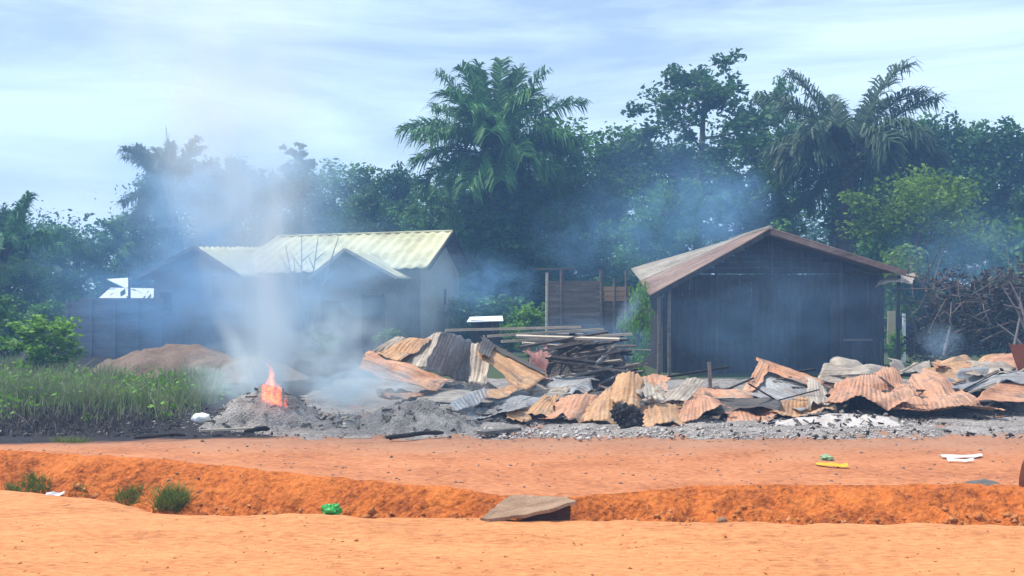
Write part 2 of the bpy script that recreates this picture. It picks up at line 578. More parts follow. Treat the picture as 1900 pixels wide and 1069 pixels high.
def ground_h(X, Y):
    e, t = road_edge(X), bank_top(X)
    if Y <= e:
        d = e - Y
        z = 0.012 * mn.noise((X * 0.7, Y * 0.9, 0)) + 0.006 * mn.noise((X * 4, Y * 5, 2))
        z += 0.05 * math.exp(-d * 2.2) * (0.4 + mn.noise((X * 1.3, Y, 5)))
        z += 0.05 * sstep(-2.6, -5.0, X) * math.exp(-d * 0.9)
        z -= 0.05 * math.exp(-d * 18)
        for yc, wd in ((7.9, .13), (9.35, .12)):      # shallow tyre ruts along the road
            q = (Y - yc - .10 * mn.noise((X * .35, yc, 1))) / wd
            z += -.022 * math.exp(-q * q) + .012 * math.exp(-(abs(q) - 1.7) ** 2 * 3) * (1 + mn.noise((X * 3, Y * 3, 4)))
        z += .010 * mn.fractal((X * 5.5, Y * 6.5, 3), .9, 2.1, 3)
        return z
    if Y < t:
        u = (Y - e) / (t - e)
        depth = 0.34 + 0.14 * sstep(0, -4, X)
        lump = 0.10 * mn.fractal((X * 1.5, Y * 1.5, 4), 0.9, 2.1, 5) + 0.085 * mn.fractal((X * 6, Y * 6, 8), 0.7, 2.1, 4)
        lump += 0.09 * abs(mn.noise((X * 2.6, Y * .7, 12))) * (1 if u > .2 else 0) - .02
        if u < 0.13:
            z = -0.05 - (depth - .05) * sstep(0, 0.13, u)
        elif u < 0.22:
            z = -depth
        else:
            s = (u - 0.22) / 0.78
            z = -depth + (depth + rim(X)) * (0.45 * s + 0.55 * sstep(0.05, 0.95, s))
        return z + lump * min(1, u * 5) * (0.25 + 0.75 * min(1, (1 - u) * 4))
    d = Y - t
    z = rim(X) * math.exp(-d * 0.6) + 0.02 * mn.noise((X * 0.8, Y * 0.8, 3)) * min(1, d)
    z += 0.25 * 0.09 * mn.fractal((X * 1.5, Y * 1.5, 4), 1.0, 2.1, 5) * math.exp(-d * 3)
    z += 0.012 * mn.noise((X * 3, Y * 4, 6)) * math.exp(-max(0, d - 8) * .2)
    return z


def grid_patch(name, xs, yfun, m):
    """yfun(X) -> list of Y rows"""
    V, Fc = [], []
    ncol = len(xs)
    nrow = None
    for X in xs:
        ys = yfun(X)
        nrow = len(ys)
        for Y in ys:
            V.append((X, Y, ground_h(X, Y)))
    idx = np.arange(ncol * nrow).reshape(ncol, nrow)
    Fc = np.stack([idx[:-1, :-1], idx[1:, :-1], idx[1:, 1:], idx[:-1, 1:]], -1).reshape(-1, 4)
    return tag(mk(name, V, Fc, m, smooth=True, loc=(0, 0, 0)), kind='structure')


xf = np.concatenate([[-400, -200, -120, -70, -40, -25, -17, -13, -10], np.arange(-8, 8, 0.04), [8, 10, 13, 17, 25, 40, 70, 120, 200, 400]])
xr = np.concatenate([[-400, -200, -70, -25, -13], np.arange(-8, 8, 0.08), [8, 13, 25, 70, 200, 400]])
o = grid_patch('dirt_road', xr, lambda X: np.concatenate([[-40, -10, 0, 4], np.linspace(6.5, road_edge(X), 76)]), M['road'])
tag(o, 'pale orange packed dirt road along the bottom of the view', 'road')
o = grid_patch('ditch', xf, lambda X: np.linspace(road_edge(X), bank_top(X), 60), M['bank'])
tag(o, 'raw orange earth ditch and bank beside the road', 'ditch')
yr = np.concatenate([np.linspace(0, 1, 70) ** 1.6 * 12, [14, 17, 20, 25, 32, 40, 55, 80, 130, 250, 500]])
o = grid_patch('yard', xr, lambda X: bank_top(X) + yr, M['yard'])
tag(o, 'dusty yard of bare reddish ground running back to the trees', 'ground')


# ash sheet over the yard
def ash_patch():
    V = []
    xs = np.arange(-5.0, 16.01, 0.07)
    vv = np.linspace(0, 1, 110) ** 1.5
    for X in xs:
        y0 = 15.75 + 0.25 * mn.noise((X * 0.6, 1, 0)) + 0.16 * mn.noise((X * 2.3, 5, 0)) + 0.12 * max(0, X - 4)
        y0 += 1.2 * sstep(-3.0, -5.0, X)
        y1 = 30.0
        for v in vv:
            Y = y0 + (y1 - y0) * v
            e = min(sstep(0, 0.10, v), sstep(0, 1.0, X + 5.0), sstep(1, .9, v))
            z = ground_h(X, Y) - 0.02 + e * (0.05 + 0.07 * mn.fractal((X * 1.8, Y * 1.8, 9), 0.9, 2.1, 5))
            V.append((X, Y, z))
    nr, nc = len(vv), len(xs)
    idx = np.arange(nc * nr).reshape(nc, nr)
    Fc = np.stack([idx[:-1, :-1], idx[1:, :-1], idx[1:, 1:], idx[:-1, 1:]], -1).reshape(-1, 4)
    o = mk('ash_ground', V, Fc, M['ash'], smooth=True, loc=(0, 0, 0))
    tag(o, 'grey ash spread over the ground in front of the burnt metal sheets', 'ash', kind='structure')


ash_patch()


def chips(name, n, place, smin, smax, m, label, cat, flat=0.5, lift=0.0):
    """irregular small fragments as one stuff mesh; place(i)->(x,y,z)"""
    base = np.array([(1, 0, 0), (-.5, .87, 0), (-.5, -.87, 0), (.2, .1, 1), (-.3, -.2, -.8)])
    fc = np.array([(0, 1, 3), (1, 2, 3), (2, 0, 3), (1, 0, 4), (2, 1, 4), (0, 2, 4)])
    V, Fs = [], []
    for i in range(n):
        p = np.array(place(i))
        s = smin + (smax - smin) * R.random() ** 2.5
        a = R.uniform(0, 6.28)
        ca, sa = math.cos(a), math.sin(a)
        b = base * np.array([s * R.uniform(.6, 1.6), s * R.uniform(.5, 1), s * flat * R.uniform(.6, 1.4)])
        b = b + rng.normal(0, 0.18 * s, b.shape)
        b = np.stack([b[:, 0] * ca - b[:, 1] * sa, b[:, 0] * sa + b[:, 1] * ca, b[:, 2]], 1)
        V.append(b + p + (0, 0, lift * s))
        Fs.append(fc + 5 * i)
    o = mk(name, np.concatenate(V), np.concatenate(Fs), m, loc=(0, 0, 0))
    return tag(o, label, cat, kind='stuff')


def on_ground(px0, px1, d0, d1, extra=0.0):
    def f(i):
        D = R.uniform(d0, d1)
        X = GX(R.uniform(px0, px1), D)
        return (X, D, ground_h(X, D) + extra)
    return f


def ditch_spot(px0, px1, u0, u1):
    def f(i):
        X = GX(R.uniform(px0, px1), 10.5)
        e, t = road_edge(X), bank_top(X)
        u = u0 + (u1 - u0) * R.random()
        Y = e + (t - e) * u
        return (X, Y, ground_h(X, Y))
    return f


chips('earth_clods', 1500, ditch_spot(-100, 2000, 0.10, 0.62), 0.010, 0.07, M['clod'], 'broken clods of orange earth lying along the ditch', 'earth clods', flat=0.7, lift=.2)
chips('pebbles', 1100, on_ground(-100, 2000, 11.9, 15.9), 0.006, 0.032, M['stone'], 'dark pebbles and crumbs scattered over the dusty yard', 'pebbles')
chips('road_gravel', 1100, on_ground(-100, 2000, 7.6, 10.2), 0.004, 0.022, M['clod'], 'tiny stones scattered on the pale dirt road', 'gravel')
chips('ash_rubble', 2600, on_ground(360, 1950, 16.1, 20.5, 0.03), 0.008, 0.036, M['ash'], 'grey crumbs of ash and burnt rubble', 'rubble', flat=.6)
chips('pale_rubble', 2200, on_ground(1250, 1740, 16.0, 19.5, 0.04), 0.008, 0.042, M['ashpale'], 'whitish broken rubble in front of the salmon metal sheets', 'rubble', flat=.6)
chips('pale_rubble', 420, on_ground(880, 1250, 16.0, 17.4, 0.04), 0.012, 0.06, M['ashpale'], 'whitish crumbs of rubble around the charred lump', 'rubble', flat=.6)
chips('charcoal_bits', 700, on_ground(360, 1900, 16.1, 21.0, 0.03), 0.01, 0.07, M['char'], 'black charcoal bits strewn through the ash', 'charcoal', flat=.6)


# ------------------------------------------------------------------ heaps
def heap(name, label, cat, cx, cy_, rx, ry, hgt, m, seed=0, rough=0.12, res=0.05, z0=None, p=1.3, parent=None, skew=0.0):
    V = []
    xs = np.arange(-1.08, 1.081, res)
    for a in xs:
        for b in xs:
            r = math.hypot(a, b)
            X, Y = cx + a * rx + skew * 0, cy_ + b * ry
            k = max(0, 1 - (r + 0.12 * mn.noise((a * 2, b * 2, seed))) ** p) if r < 1.3 else 0
            z = hgt * k + rough * hgt * (k > 0) * mn.fractal((X * 2.2, Y * 2.2, seed), 0.8, 2.1, 5) * min(1, k * 4)
            g = ground_h(X, Y) if z0 is None else z0
            V.append((X, Y, g + z - 0.03))
    k = len(xs)
    idx = np.arange(k * k).reshape(k, k)
    Fc = np.stack([idx[:-1, :-1], idx[1:, :-1], idx[1:, 1:], idx[:-1, 1:]], -1).reshape(-1, 4)
    o = mk(name, V, Fc, m, parent, smooth=True)
    if label:
        tag(o, label, cat)
    return o


def litter(t, n, cx, cy_, rx, ry, hgt, mats, p=1.3, smin=.03, smax=.2):
    """sticks and flakes poking out of a heap: one stuff part per material"""
    for m in mats:
        b = MB()
        for i in range(n):
            a = R.uniform(0, 6.28)
            r = math.sqrt(R.random()) * .9
            X, Y = cx + math.cos(a) * r * rx, cy_ + math.sin(a) * r * ry
            z = ground_h(X, Y) + hgt * (1 - r ** p)
            l_ = R.uniform(smin, smax)
            az, el = R.uniform(0, 6.28), R.gauss(0, .35)
            d = np.array((math.cos(az) * math.cos(el), math.sin(az) * math.cos(el), math.sin(el))) * l_
            b.bar(np.array((X, Y, z)) - d / 2, np.array((X, Y, z)) + d / 2, R.uniform(.01, .06), R.uniform(.006, .02), R.uniform(0, 3))
        tag(b.build('charred_scraps', m, t), kind='stuff')


def heap_thing(name, label, cat, px, D, rx, ry, hgt, m, seed, n, mats, p=1.3):
    X = GX(px, D)
    t = thing(name, label, cat, (X, D, ground_h(X, D)))
    heap('ash_mound', None, None, X, D, rx, ry, hgt, m, seed, rough=.25, parent=t, p=p)
    litter(t, n, X, D, rx, ry, hgt, mats, p)
    return t


heap_thing('burning_heap', 'smouldering dark ash heap with the open flame on top', 'ash heap', 497, 18.0, 1.12, 0.95, 0.66, M['heap'], 3, 45, [M['ashdark'], M['ash']])
heap_thing('ash_heap', 'low grey ash heap in front of the bent rusty sheets', 'ash heap', 775, 17.6, 1.15, 0.85, 0.50, M['heap'], 5, 40, [M['ashdark'], M['ash']])
heap_thing('ash_heap', 'flattened grey ash heap between the fire and the low grey heap', 'ash heap', 625, 17.6, 0.85, 0.7, 0.22, M['heap'], 6, 30, [M['ashdark'], M['woodpale']])
heap_thing('ash_heap', 'broad pale heap of crushed rubble under the salmon sheets', 'ash heap', 1560, 18.3, 1.7, 0.9, 0.20, M['ashpale'], 7, 60, [M['ash'], M['char']])
heap_thing('ash_heap', 'dark ash bed under the pale bent sheets', 'ash heap', 900, 18.9, 1.0, 0.8, 0.28, M['ashdark'], 17, 60, [M['ash'], M['char']])
for px, D, rx, ry, h_, lab in ((870, 21.3, 1.5, 1.4, .5, 'sooty rubble bed under the sheets left of the plank pile'),
                               (1090, 20.6, 1.5, 1.3, .42, 'sooty rubble bed under the curved tan sheets'),
                               (1330, 20.6, 1.9, 1.4, .45, 'sooty rubble bed in front of the dark plank house'),
                               (1590, 21.3, 1.9, 1.4, .5, 'sooty rubble bed under the big salmon sheet'),
                               (1830, 21.8, 2.0, 1.6, .62, 'sooty rubble bed under the sheets at the right edge')):
    X = GX(px, D)
    heap('rubble_heap', lab, 'rubble', X, D, rx, ry, h_, M['rubble'], seed=px, rough=.35, res=.06)


# ------------------------------------------------------------------ corrugated sheets
def sheet(name, label, q, m, along='v', amp=0.011, pitch=0.085, bend=0.0, bendu=0.0, warp=0.05, rag=0.03, seed=0, group=None, curl=0.0):
    """q: bl, br, tr, tl as (px,py,D). along: the direction the ridges run"""
    bl, br, tr, tl = [P(*c) for c in q]
    lu = max(np.linalg.norm(br - bl), np.linalg.norm(tr - tl))
    lv = max(np.linalg.norm(tl - bl), np.linalg.norm(tr - br))
    cross = lu if along == 'v' else lv
    nx = int(max(16, min(170, cross / pitch * 8)))
    nl = int(max(10, min(60, (lv if along == 'v' else lu) / 0.06)))
    nu, nv = (nx, nl) if along == 'v' else (nl, nx)
    nrm = np.cross(br - bl, tl - bl)
    nrm = nrm / np.linalg.norm(nrm)
    amp, pitch, warp = min(amp * .42, .0075), min(pitch * .8, .076), warp * 1.15
    mid = (bl + br + tr + tl) / 4
    bl, br, tr, tl = [mid + (c - mid) * (1.20, 1.08, .90) for c in (bl, br, tr, tl)]
    fold = R.uniform(.25, .75)
    fa = R.uniform(-.12, .12) * min(lu, lv)
    V = np.zeros((nu + 1, nv + 1, 3))
    UV = np.zeros((nu + 1, nv + 1, 3))
    for i in range(nu + 1):
        u0 = i / nu
        for j in range(nv + 1):
            v0 = j / nv
            ru = rag / max(lu, .1) * 1.5 * mn.noise((v0 * 6 + seed, u0 > .5 and 3 or 0, seed * .7))
            rv = rag / max(lv, .1) * 2.0 * mn.noise((u0 * 6 + seed, v0 > .5 and 5 or 1, seed * .3))
            u = u0 + ru * abs(2 * u0 - 1) ** 3
            v = v0 + rv * abs(2 * v0 - 1) ** 3
            p = (bl * (1 - u) + br * u) * (1 - v) + (tl * (1 - u) + tr * u) * v
            s = u * lu if along == 'v' else v * lv
            d = amp * math.sin(2 * math.pi * s / pitch)
            d += bend * math.sin(math.pi * v) + bendu * math.sin(math.pi * u)
            d += curl * (v ** 3)
            d += warp * mn.fractal((u * lu * .9 + seed * 3.1, v * lv * .9, seed), 0.9, 2.0, 3)
            fq = (u if along == 'v' else v) + .12 * mn.noise((v * 1.5, u * 1.5, seed))
            d += fa * max(0, 1 - abs(fq - fold) / .35) - .5 * fa
            # sharp dents
            dn = abs(mn.noise((u * lu * .8 + seed, v * lv * .8 + 7, seed * 1.7)))
            d -= warp * 1.3 * max(0, 0.18 - dn) / .18
            V[i, j] = p + nrm * d
            UV[i, j] = ((u * lu, v * lv) if along == 'v' else (v * lv, u * lu)) + (seed,)
            UV[i, j] *= (13, 1.1, 1)
    idx = np.arange((nu + 1) * (nv + 1)).reshape(nu + 1, nv + 1)
    Fc = np.stack([idx[:-1, :-1], idx[1:, :-1], idx[1:, 1:], idx[:-1, 1:]], -1).reshape(-1, 4)
    o = mk(name, V.reshape(-1, 3), Fc, m, smooth=True)
    a = o.data.attributes.new('sheetuv', 'FLOAT_VECTOR', 'POINT')
    a.data.foreach_set('vector', UV.astype(np.float32).ravel())
    md = o.modifiers.new('thickness', 'SOLIDIFY')
    md.thickness = 0.006
    tag(o, label, 'metal sheet', group)
    return o


GS = 'burnt corrugated roofing sheets strewn over the ash'


def S(label, q, m, **k):
    S.n += 1
    return sheet('corrugated_sheet', label, q, M[m], seed=S.n * 1.37, group=GS, **k)


S.n = 0
# left cluster
S('striped rust orange sheet, lowest at the left end of the debris', [(676, 686, 20.0), (790, 731, 19.4), (826, 709, 20.0), (693, 652, 20.7)], 'rust', along='u', pitch=.10, amp=.022, warp=.04)
S('beige sheet leaning behind the striped rust orange sheet', [(688, 668, 20.9), (800, 693, 20.6), (812, 618, 21.5), (738, 629, 21.6)], 'pale', along='v', warp=.07, pitch=.11, amp=.02)
S('tan sheet draped over the top left of the beige sheet', [(690, 660, 20.8), (742, 668, 20.6), (790, 624, 21.4), (730, 631, 21.6)], 'tan', along='v', warp=.06)
S('large upright sheet with its dark shaded side towards the road', [(799, 692, 20.3), (870, 716, 21.0), (880, 632, 21.2), (826, 611, 20.5)], 'grey', along='v', warp=.03, amp=.01)
S('narrow pale sheet standing right of the dark shaded sheet', [(872, 713, 20.5), (897, 716, 20.3), (916, 640, 21.0), (879, 634, 21.0)], 'pale', along='v', warp=.04, pitch=.12)
S('tan folded sheet with a sooty upper edge, pointing down to the right', [(893, 655, 20.2), (972, 729, 19.6), (1004, 699, 20.2), (915, 636, 20.9)], 'tan', along='u', pitch=.16, amp=.03, warp=.03)
S('sooty strip folded along the top of the tan folded sheet', [(890, 652, 20.15), (908, 664, 20.05), (917, 642, 20.85), (899, 619, 20.95)], 'soot', along='v', warp=.02, amp=.008)
S('long sooty edge strip running down the tan folded sheet', [(913, 640, 20.88), (1001, 699, 20.2), (1004, 693, 20.4), (900, 620, 21.1)], 'soot', along='u', warp=.01, amp=.006)
S('pale sheet lying flat below the dark shaded sheet', [(780, 745, 18.9), (900, 740, 18.9), (915, 722, 20.4), (800, 722, 20.6)], 'pale', along='u', warp=.05, bend=.05)
S('small grey bent sheet pointing up in front of the pale flat sheet', [(836, 752, 18.5), (850, 768, 18.3), (900, 736, 18.7), (894, 715, 18.9)], 'grey', along='u', warp=.05)
S('narrow tan sheet at the foot of the folded tan sheet', [(900, 735, 19.0), (930, 739, 18.9), (964, 716, 19.5), (952, 702, 19.8)], 'tan', along='u', warp=.04)
S('pale grey sheet lying under the end of the folded tan sheet', [(920, 740, 19.0), (1010, 742, 19.0), (1062, 722, 20.3), (965, 719, 20.4)], 'grey', along='u', warp=.06)
S('crumpled pale sheet on the ash below the folded tan sheet', [(850, 768, 18.2), (960, 766, 18.3), (975, 738, 19.0), (880, 742, 19.0)], 'grey', along='v', warp=.09, rag=.1)
# centre: curved tan sheets
S('small curved tan sheet, leftmost of the curved tan sheets', [(962, 776, 18.3), (1019, 770, 18.4), (1034, 730, 19.2), (1005, 733, 19.2)], 'tan', along='v', bendu=.05, warp=.06, rag=.08)
S('curved salmon sheet arched over a black gap in the ash', [(1008, 774, 18.3), (1084, 784, 18.1), (1104, 730, 19.2), (1038, 736, 19.1)], 'salmon', along='v', bendu=.10, warp=.07, rag=.10, pitch=.12)
S('tan sheet leaning between the arched salmon and the tall arched sheet', [(1084, 779, 18.2), (1150, 790, 18.0), (1142, 714, 19.2), (1102, 734, 19.1)], 'tan', along='v', bendu=.08, warp=.06, rag=.08, pitch=.12)
S('tall arched tan sheet behind the charred black lump', [(1137, 745, 18.4), (1187, 764, 18.3), (1186, 690, 19.0), (1146, 694, 19.1)], 'tan', along='v', bendu=.10, warp=.04, pitch=.11, rag=.06)
S('crumpled pale scrap right of the tall arched sheet', [(1185, 735, 18.6), (1226, 745, 18.5), (1216, 712, 19.0), (1186, 694, 19.2)], 'pale', along='v', warp=.10, rag=.12)
S('rounded tan sheet right beside the charred black lump', [(1196, 796, 17.8), (1262, 787, 17.9), (1258, 752, 18.7), (1188, 754, 18.7)], 'tan', along='v', bendu=.10, warp=.05, rag=.10, pitch=.13)
S('salmon sheet with a ragged dark lower edge beside the rounded tan sheet', [(1258, 786, 17.9), (1346, 764, 18.5), (1312, 731, 19.2), (1277, 744, 18.9)], 'salmon', along='v', bendu=.12, warp=.06, rag=.15, pitch=.13)
S('low salmon sheet lying right of the ragged salmon sheet', [(1366, 785, 18.0), (1432, 773, 18.2), (1420, 757, 19.3), (1345, 751, 19.3)], 'salmon', along='v', warp=.07, rag=.12)
S('pale grey sheet propped against the post in front of the house', [(1224, 746, 18.8), (1276, 744, 18.8), (1303, 697, 19.6), (1272, 700, 19.6)], 'pale', along='v', warp=.06, pitch=.12)
S('brown sheet lying in the rubble below the house front', [(1270, 738, 19.4), (1392, 740, 19.4), (1398, 712, 21.2), (1290, 712, 21.2)], 'rust', along='u', warp=.09)
S('sooty sheet lying flat between the ragged salmon sheets', [(1330, 752, 18.9), (1440, 756, 18.8), (1450, 728, 20.4), (1350, 728, 20.5)], 'soot', along='u', warp=.08)
# tall ridged piece
S('brown sheet with a sharp raised corner before the dark house wall', [(1419, 684, 20.6), (1516, 722, 20.0), (1520, 706, 20.4), (1412, 657, 21.0)], 'rust', along='u', pitch=.09, amp=.02, warp=.03)
S('grey corrugated sheet sloping down under the raised brown corner', [(1396, 727, 19.9), (1484, 765, 18.9), (1519, 724, 20.1), (1412, 686, 20.8)], 'grey', along='u', pitch=.13, amp=.035, warp=.05)
S('brown strip propping up the sharp raised corner', [(1381, 725, 20.0), (1404, 727, 19.9), (1424, 676, 20.7), (1411, 662, 20.9)], 'rust', along='v', warp=.05)
S('tan sheet at the foot of the grey corrugated slope', [(1440, 765, 18.6), (1540, 764, 18.6), (1520, 733, 19.5), (1450, 738, 19.3)], 'tan', along='v', warp=.08, rag=.1)
S('crumpled pale sheet standing at the end of the raised brown corner', [(1500, 750, 19.0), (1540, 758, 18.8), (1526, 716, 19.8), (1497, 695, 20.2)], 'pale', along='v', warp=.09, rag=.08)
# right: big salmon sheets
S('big salmon sheet with upright ridges and a scalloped lower edge', [(1542, 756, 18.9), (1700, 757, 18.9), (1652, 690, 20.6), (1570, 703, 20.4)], 'salmon', along='v', bendu=.10, warp=.08, rag=.18, pitch=.105, amp=.022)
S('long pale sheet curving behind the big salmon sheet', [(1520, 712, 20.6), (1650, 704, 20.6), (1640, 686, 21.6), (1555, 668, 21.9)], 'pale', along='u', bend=.15, warp=.08, pitch=.12)
S('brown sheet lying behind the pale curving sheet', [(1515, 726, 20.2), (1590, 716, 20.4), (1600, 690, 21.4), (1530, 696, 21.2)], 'rust', along='u', warp=.09, pitch=.13)
S('salmon sheet sloping down to the right with slanted ridges', [(1668, 752, 19.0), (1836, 758, 18.8), (1726, 679, 20.9), (1668, 704, 20.4)], 'salmon', along='v', warp=.07, rag=.10, pitch=.13, amp=.025)
S('tan sheet crossing the upper end of the slanted salmon sheet', [(1714, 690, 20.9), (1772, 714, 20.3), (1800, 686, 21.4), (1722, 674, 21.6)], 'tan', along='u', warp=.08, pitch=.12)
S('pale crumpled sheet behind the slanted salmon sheet', [(1650, 692, 21.2), (1730, 690, 21.2), (1722, 668, 22.2), (1660, 670, 22.2)], 'pale', along='u', warp=.12, rag=.1)
S('grey twisted sheet lying across the right end of the debris', [(1764, 722, 20.0), (1910, 722, 19.9), (1915, 682, 21.2), (1790, 692, 21.1)], 'grey', along='u', warp=.13, pitch=.13, bend=.08)
S('wide salmon sheet topping the debris at the right edge', [(1790, 694, 21.2), (1905, 690, 21.2), (1890, 645, 22.4), (1800, 674, 22.2)], 'salmon', along='u', warp=.08, pitch=.12)
S('low salmon sheet tucked under the grey twisted sheet', [(1820, 744, 19.2), (1925, 746, 19.2), (1925, 704, 20.2), (1872, 706, 20.2)], 'salmon', along='u', warp=.09, pitch=.12)
S('tan sheet hanging over the back of the debris at the right', [(1740, 692, 21.5), (1812, 690, 21.6), (1850, 664, 22.7), (1752, 668, 22.7)], 'tan', along='u', warp=.10, pitch=.12)
S('red brown curled metal sheet on the left end of the plank pile', [(985, 690, 21.5), (1012, 700, 21.3), (1016, 646, 22.0), (982, 640, 22.1)], 'redmetal', along='v', warp=.14, rag=.15)
S('pale scrap of sheet behind the rounded tan sheet', [(1200, 748, 18.9), (1250, 748, 18.9), (1244, 724, 19.8), (1205, 726, 19.8)], 'pale', along='u', warp=.1, rag=.1)

# smaller crumpled pieces filling the jumble
EX = [('small tan scrap at the foot of the pale sheet propped by the post', 1240, 742, 18.9, 50, 26, 'tan', 'v'),
      ('sooty scrap between the crumpled pale sheet and big salmon sheet', 1535, 738, 19.5, 40, 40, 'soot', 'v'),
      ('sooty sheet under the grey twisted sheet', 1800, 738, 19.7, 110, 26, 'soot', 'u'),
      ('small pale scrap on top of the grey twisted sheet', 1838, 690, 21.0, 60, 18, 'pale', 'u'),
      ('rust sheet lying at the back right of the debris', 1780, 676, 22.4, 90, 22, 'rust', 'u'),
      ('small tan piece between the leftmost curved tan sheet and flat pale sheet', 958, 760, 18.4, 44, 22, 'tan', 'u'),
      ('sooty scrap below the small grey bent sheet', 866, 765, 18.1, 60, 18, 'soot', 'u'),
      ('pale scrap left of the small grey bent sheet', 812, 748, 18.5, 56, 18, 'pale', 'u'),
      ('rust scrap below the striped rust orange sheet', 742, 730, 19.4, 60, 22, 'rust', 'u'),
      ('pale piece on the rubble left of the plank pile', 1024, 722, 20.0, 56, 24, 'pale', 'u'),
      ('grey piece hanging over the front of the plank pile', 1062, 706, 20.9, 70, 26, 'grey', 'u'),
      ('rust piece tucked behind the tall arched sheet', 1208, 704, 20.2, 44, 24, 'rust', 'v')]
for lab, px, py, D, w_, h_, m_, al in EX:
    j = lambda k: R.uniform(-k, k)
    q = [(px - w_ / 2 + j(8), py + h_ / 2 + j(6), D - .2), (px + w_ / 2 + j(8), py + h_ / 2 + j(6), D - .2 + j(.3)),
         (px + w_ / 2 + j(10), py - h_ / 2 + j(8), D + .55 + j(.3)), (px - w_ / 2 + j(10), py - h_ / 2 + j(8), D + .55 + j(.3))]
    S(lab, q, m_, along=al, warp=.09, rag=.1, pitch=.10)

# ------------------------------------------------------------------ plank pile
GP = 'charred planks and poles in the collapsed stack'


def plank(label, a, b, w_, h_, m, roll=0.0, group=GP, name='plank'):
    o = MB().bar(a, b, w_, h_, roll).build(name, m)
    return tag(o, label, 'plank', group)


top_lab = ['long pale pole on top of the plank pile, reaching furthest left', 'pale pole lying second from the top of the plank pile',
           'pale thin pole on the plank pile, just under the two top poles', 'short pale pole at the right end of the pile top']
for i, (p, q, w_) in enumerate((((826, 613, 22.4), (1078, 607, 23.0), .07), ((905, 624, 22.6), (1120, 611, 23.2), .08),
                                ((930, 634, 22.3), (1150, 622, 22.9), .06), ((1040, 628, 22.2), (1172, 620, 22.6), .07))):
    plank(top_lab[i], P(*p), P(*q), w_, .05, M['woodpale'])
mats = [M['char'], M['woodgrey'], M['wood'], M['grey'], M['soot']]
for i in range(84):
    z = 0.10 + 1.28 * (i / 84)
    spread = 1 - 0.25 * z
    D = R.uniform(21.7, 24.2)
    xc = GX(1075, D) + R.uniform(-.55, .75) * spread
    l_ = R.uniform(0.9, 2.3)
    az = R.gauss(0.0, 0.50)
    el = R.gauss(0.0, 0.15) + 0.05
    d = np.array((math.cos(az) * math.cos(el), math.sin(az) * math.cos(el), math.sin(el))) * l_ / 2
    c = np.array((xc, D, z))
    pale = i % 4 == 1
    plank('grey weathered plank lying within the collapsed stack beside the dark house' if pale else 'charred plank or pole within the collapsed stack beside the dark house',
          c - d, c + d, R.uniform(.03, .11), R.uniform(.02, .045), M['woodpale'] if (pale and i % 16 == 1) else M['woodgrey'] if pale else mats[i % 5], R.uniform(-.5, .5),
          group='grey planks in the collapsed stack' if pale else GP)
X = GX(1085, 23.2)
heap('rubble_heap', 'sooty core of the collapsed plank stack', 'rubble', X, 23.2, 1.35, 1.3, 1.2, M['rubble'], seed=91, rough=.2, p=2.6)
# loose boards on the ash
for lab, a, b, w_, h_, m in (('dark curved board lying at the foot of the low grey ash heap', (716, 822, 0), (822, 812, 0), .14, .05, 'char'),
                             ('short dark board on the ash right of the low grey heap', (892, 815, 0), (960, 805, 0), .16, .05, 'stone'),
                             ('thick charred log end in front of the burning heap', (455, 812, 0), (500, 808, 0), .14, .13, 'char'),
                             ('pale stick lying in front of the burning heap', (370, 812, 0), (470, 806, 0), .05, .03, 'woodpale'),
                             ('pale lath in the ash between fire and rusty sheets', (590, 795, 0), (636, 800, 0), .05, .03, 'woodpale'),
                             ('dark lath lying left of the burning heap', (250, 828, 0), (345, 822, 0), .08, .03, 'char'),
                             ('thin pale lath at the ash edge below the low grey heap', (640, 824, 0), (690, 823, 0), .04, .02, 'woodpale')):
    q = []
    for px, py, _ in (a, b):
        D = EYE * F / (py - HY)
        X = GX(px, D)
        q.append(np.array((X, D, ground_h(X, D) + .06 + h_ / 2)))
    if m == 'char':
        pts, rad = [], []
        for i in range(9):
            u = i / 8
            pts.append(lerp(q[0], q[1], u) + np.array((0, R.uniform(-.03, .03), -h_ * .35 + .05 * math.sin(3 * u) * (u - .2))))
            rad.append(min(w_, .13) * .28 * (.75 + .5 * R.random()) * (.6 if i in (0, 8) else 1))
        tag(MB().tube(pts, rad, 7).build('log', M[m]), lab, 'log', 'loose boards on the ash')
        continue
    plank(lab, q[0], q[1], w_, h_, M[m], group='loose boards on the ash', name='board')
plank('pale post stub standing in the rubble before the house', P(1318, 722, 20.8), P(1316, 672, 20.9), .06, .06, M['woodgrey'], group='loose boards on the ash', name='post')

GL = 'thin laths fallen across the metal sheets'
for i in range(26):
    px, py = R.uniform(1200, 1880), R.uniform(690, 742)
    D = 21.2 - (py - 690) * .04 + R.uniform(-.3, .3)
    c = P(px, py, D)
    l_ = R.uniform(.5, 1.4)
    az, el = R.uniform(-.5, .9) + (math.pi if R.random() < .5 else 0), R.gauss(0, .25)
    d = np.array((math.cos(az) * math.cos(el), math.sin(az) * math.cos(el), math.sin(el))) * l_ / 2
    k = i % 3
    plank(('dark lath fallen across the metal sheets right of the charred lump', 'grey lath fallen across the metal sheets right of the charred lump', 'pale lath fallen across the metal sheets right of the charred lump')[k],
          c - d, c + d, R.uniform(.03, .06), R.uniform(.02, .04), M[('char', 'woodgrey', 'woodpale')[k]], R.uniform(-.5, .5), group=('dark', 'grey', 'pale')[k] + ' ' + GL, name='lath')

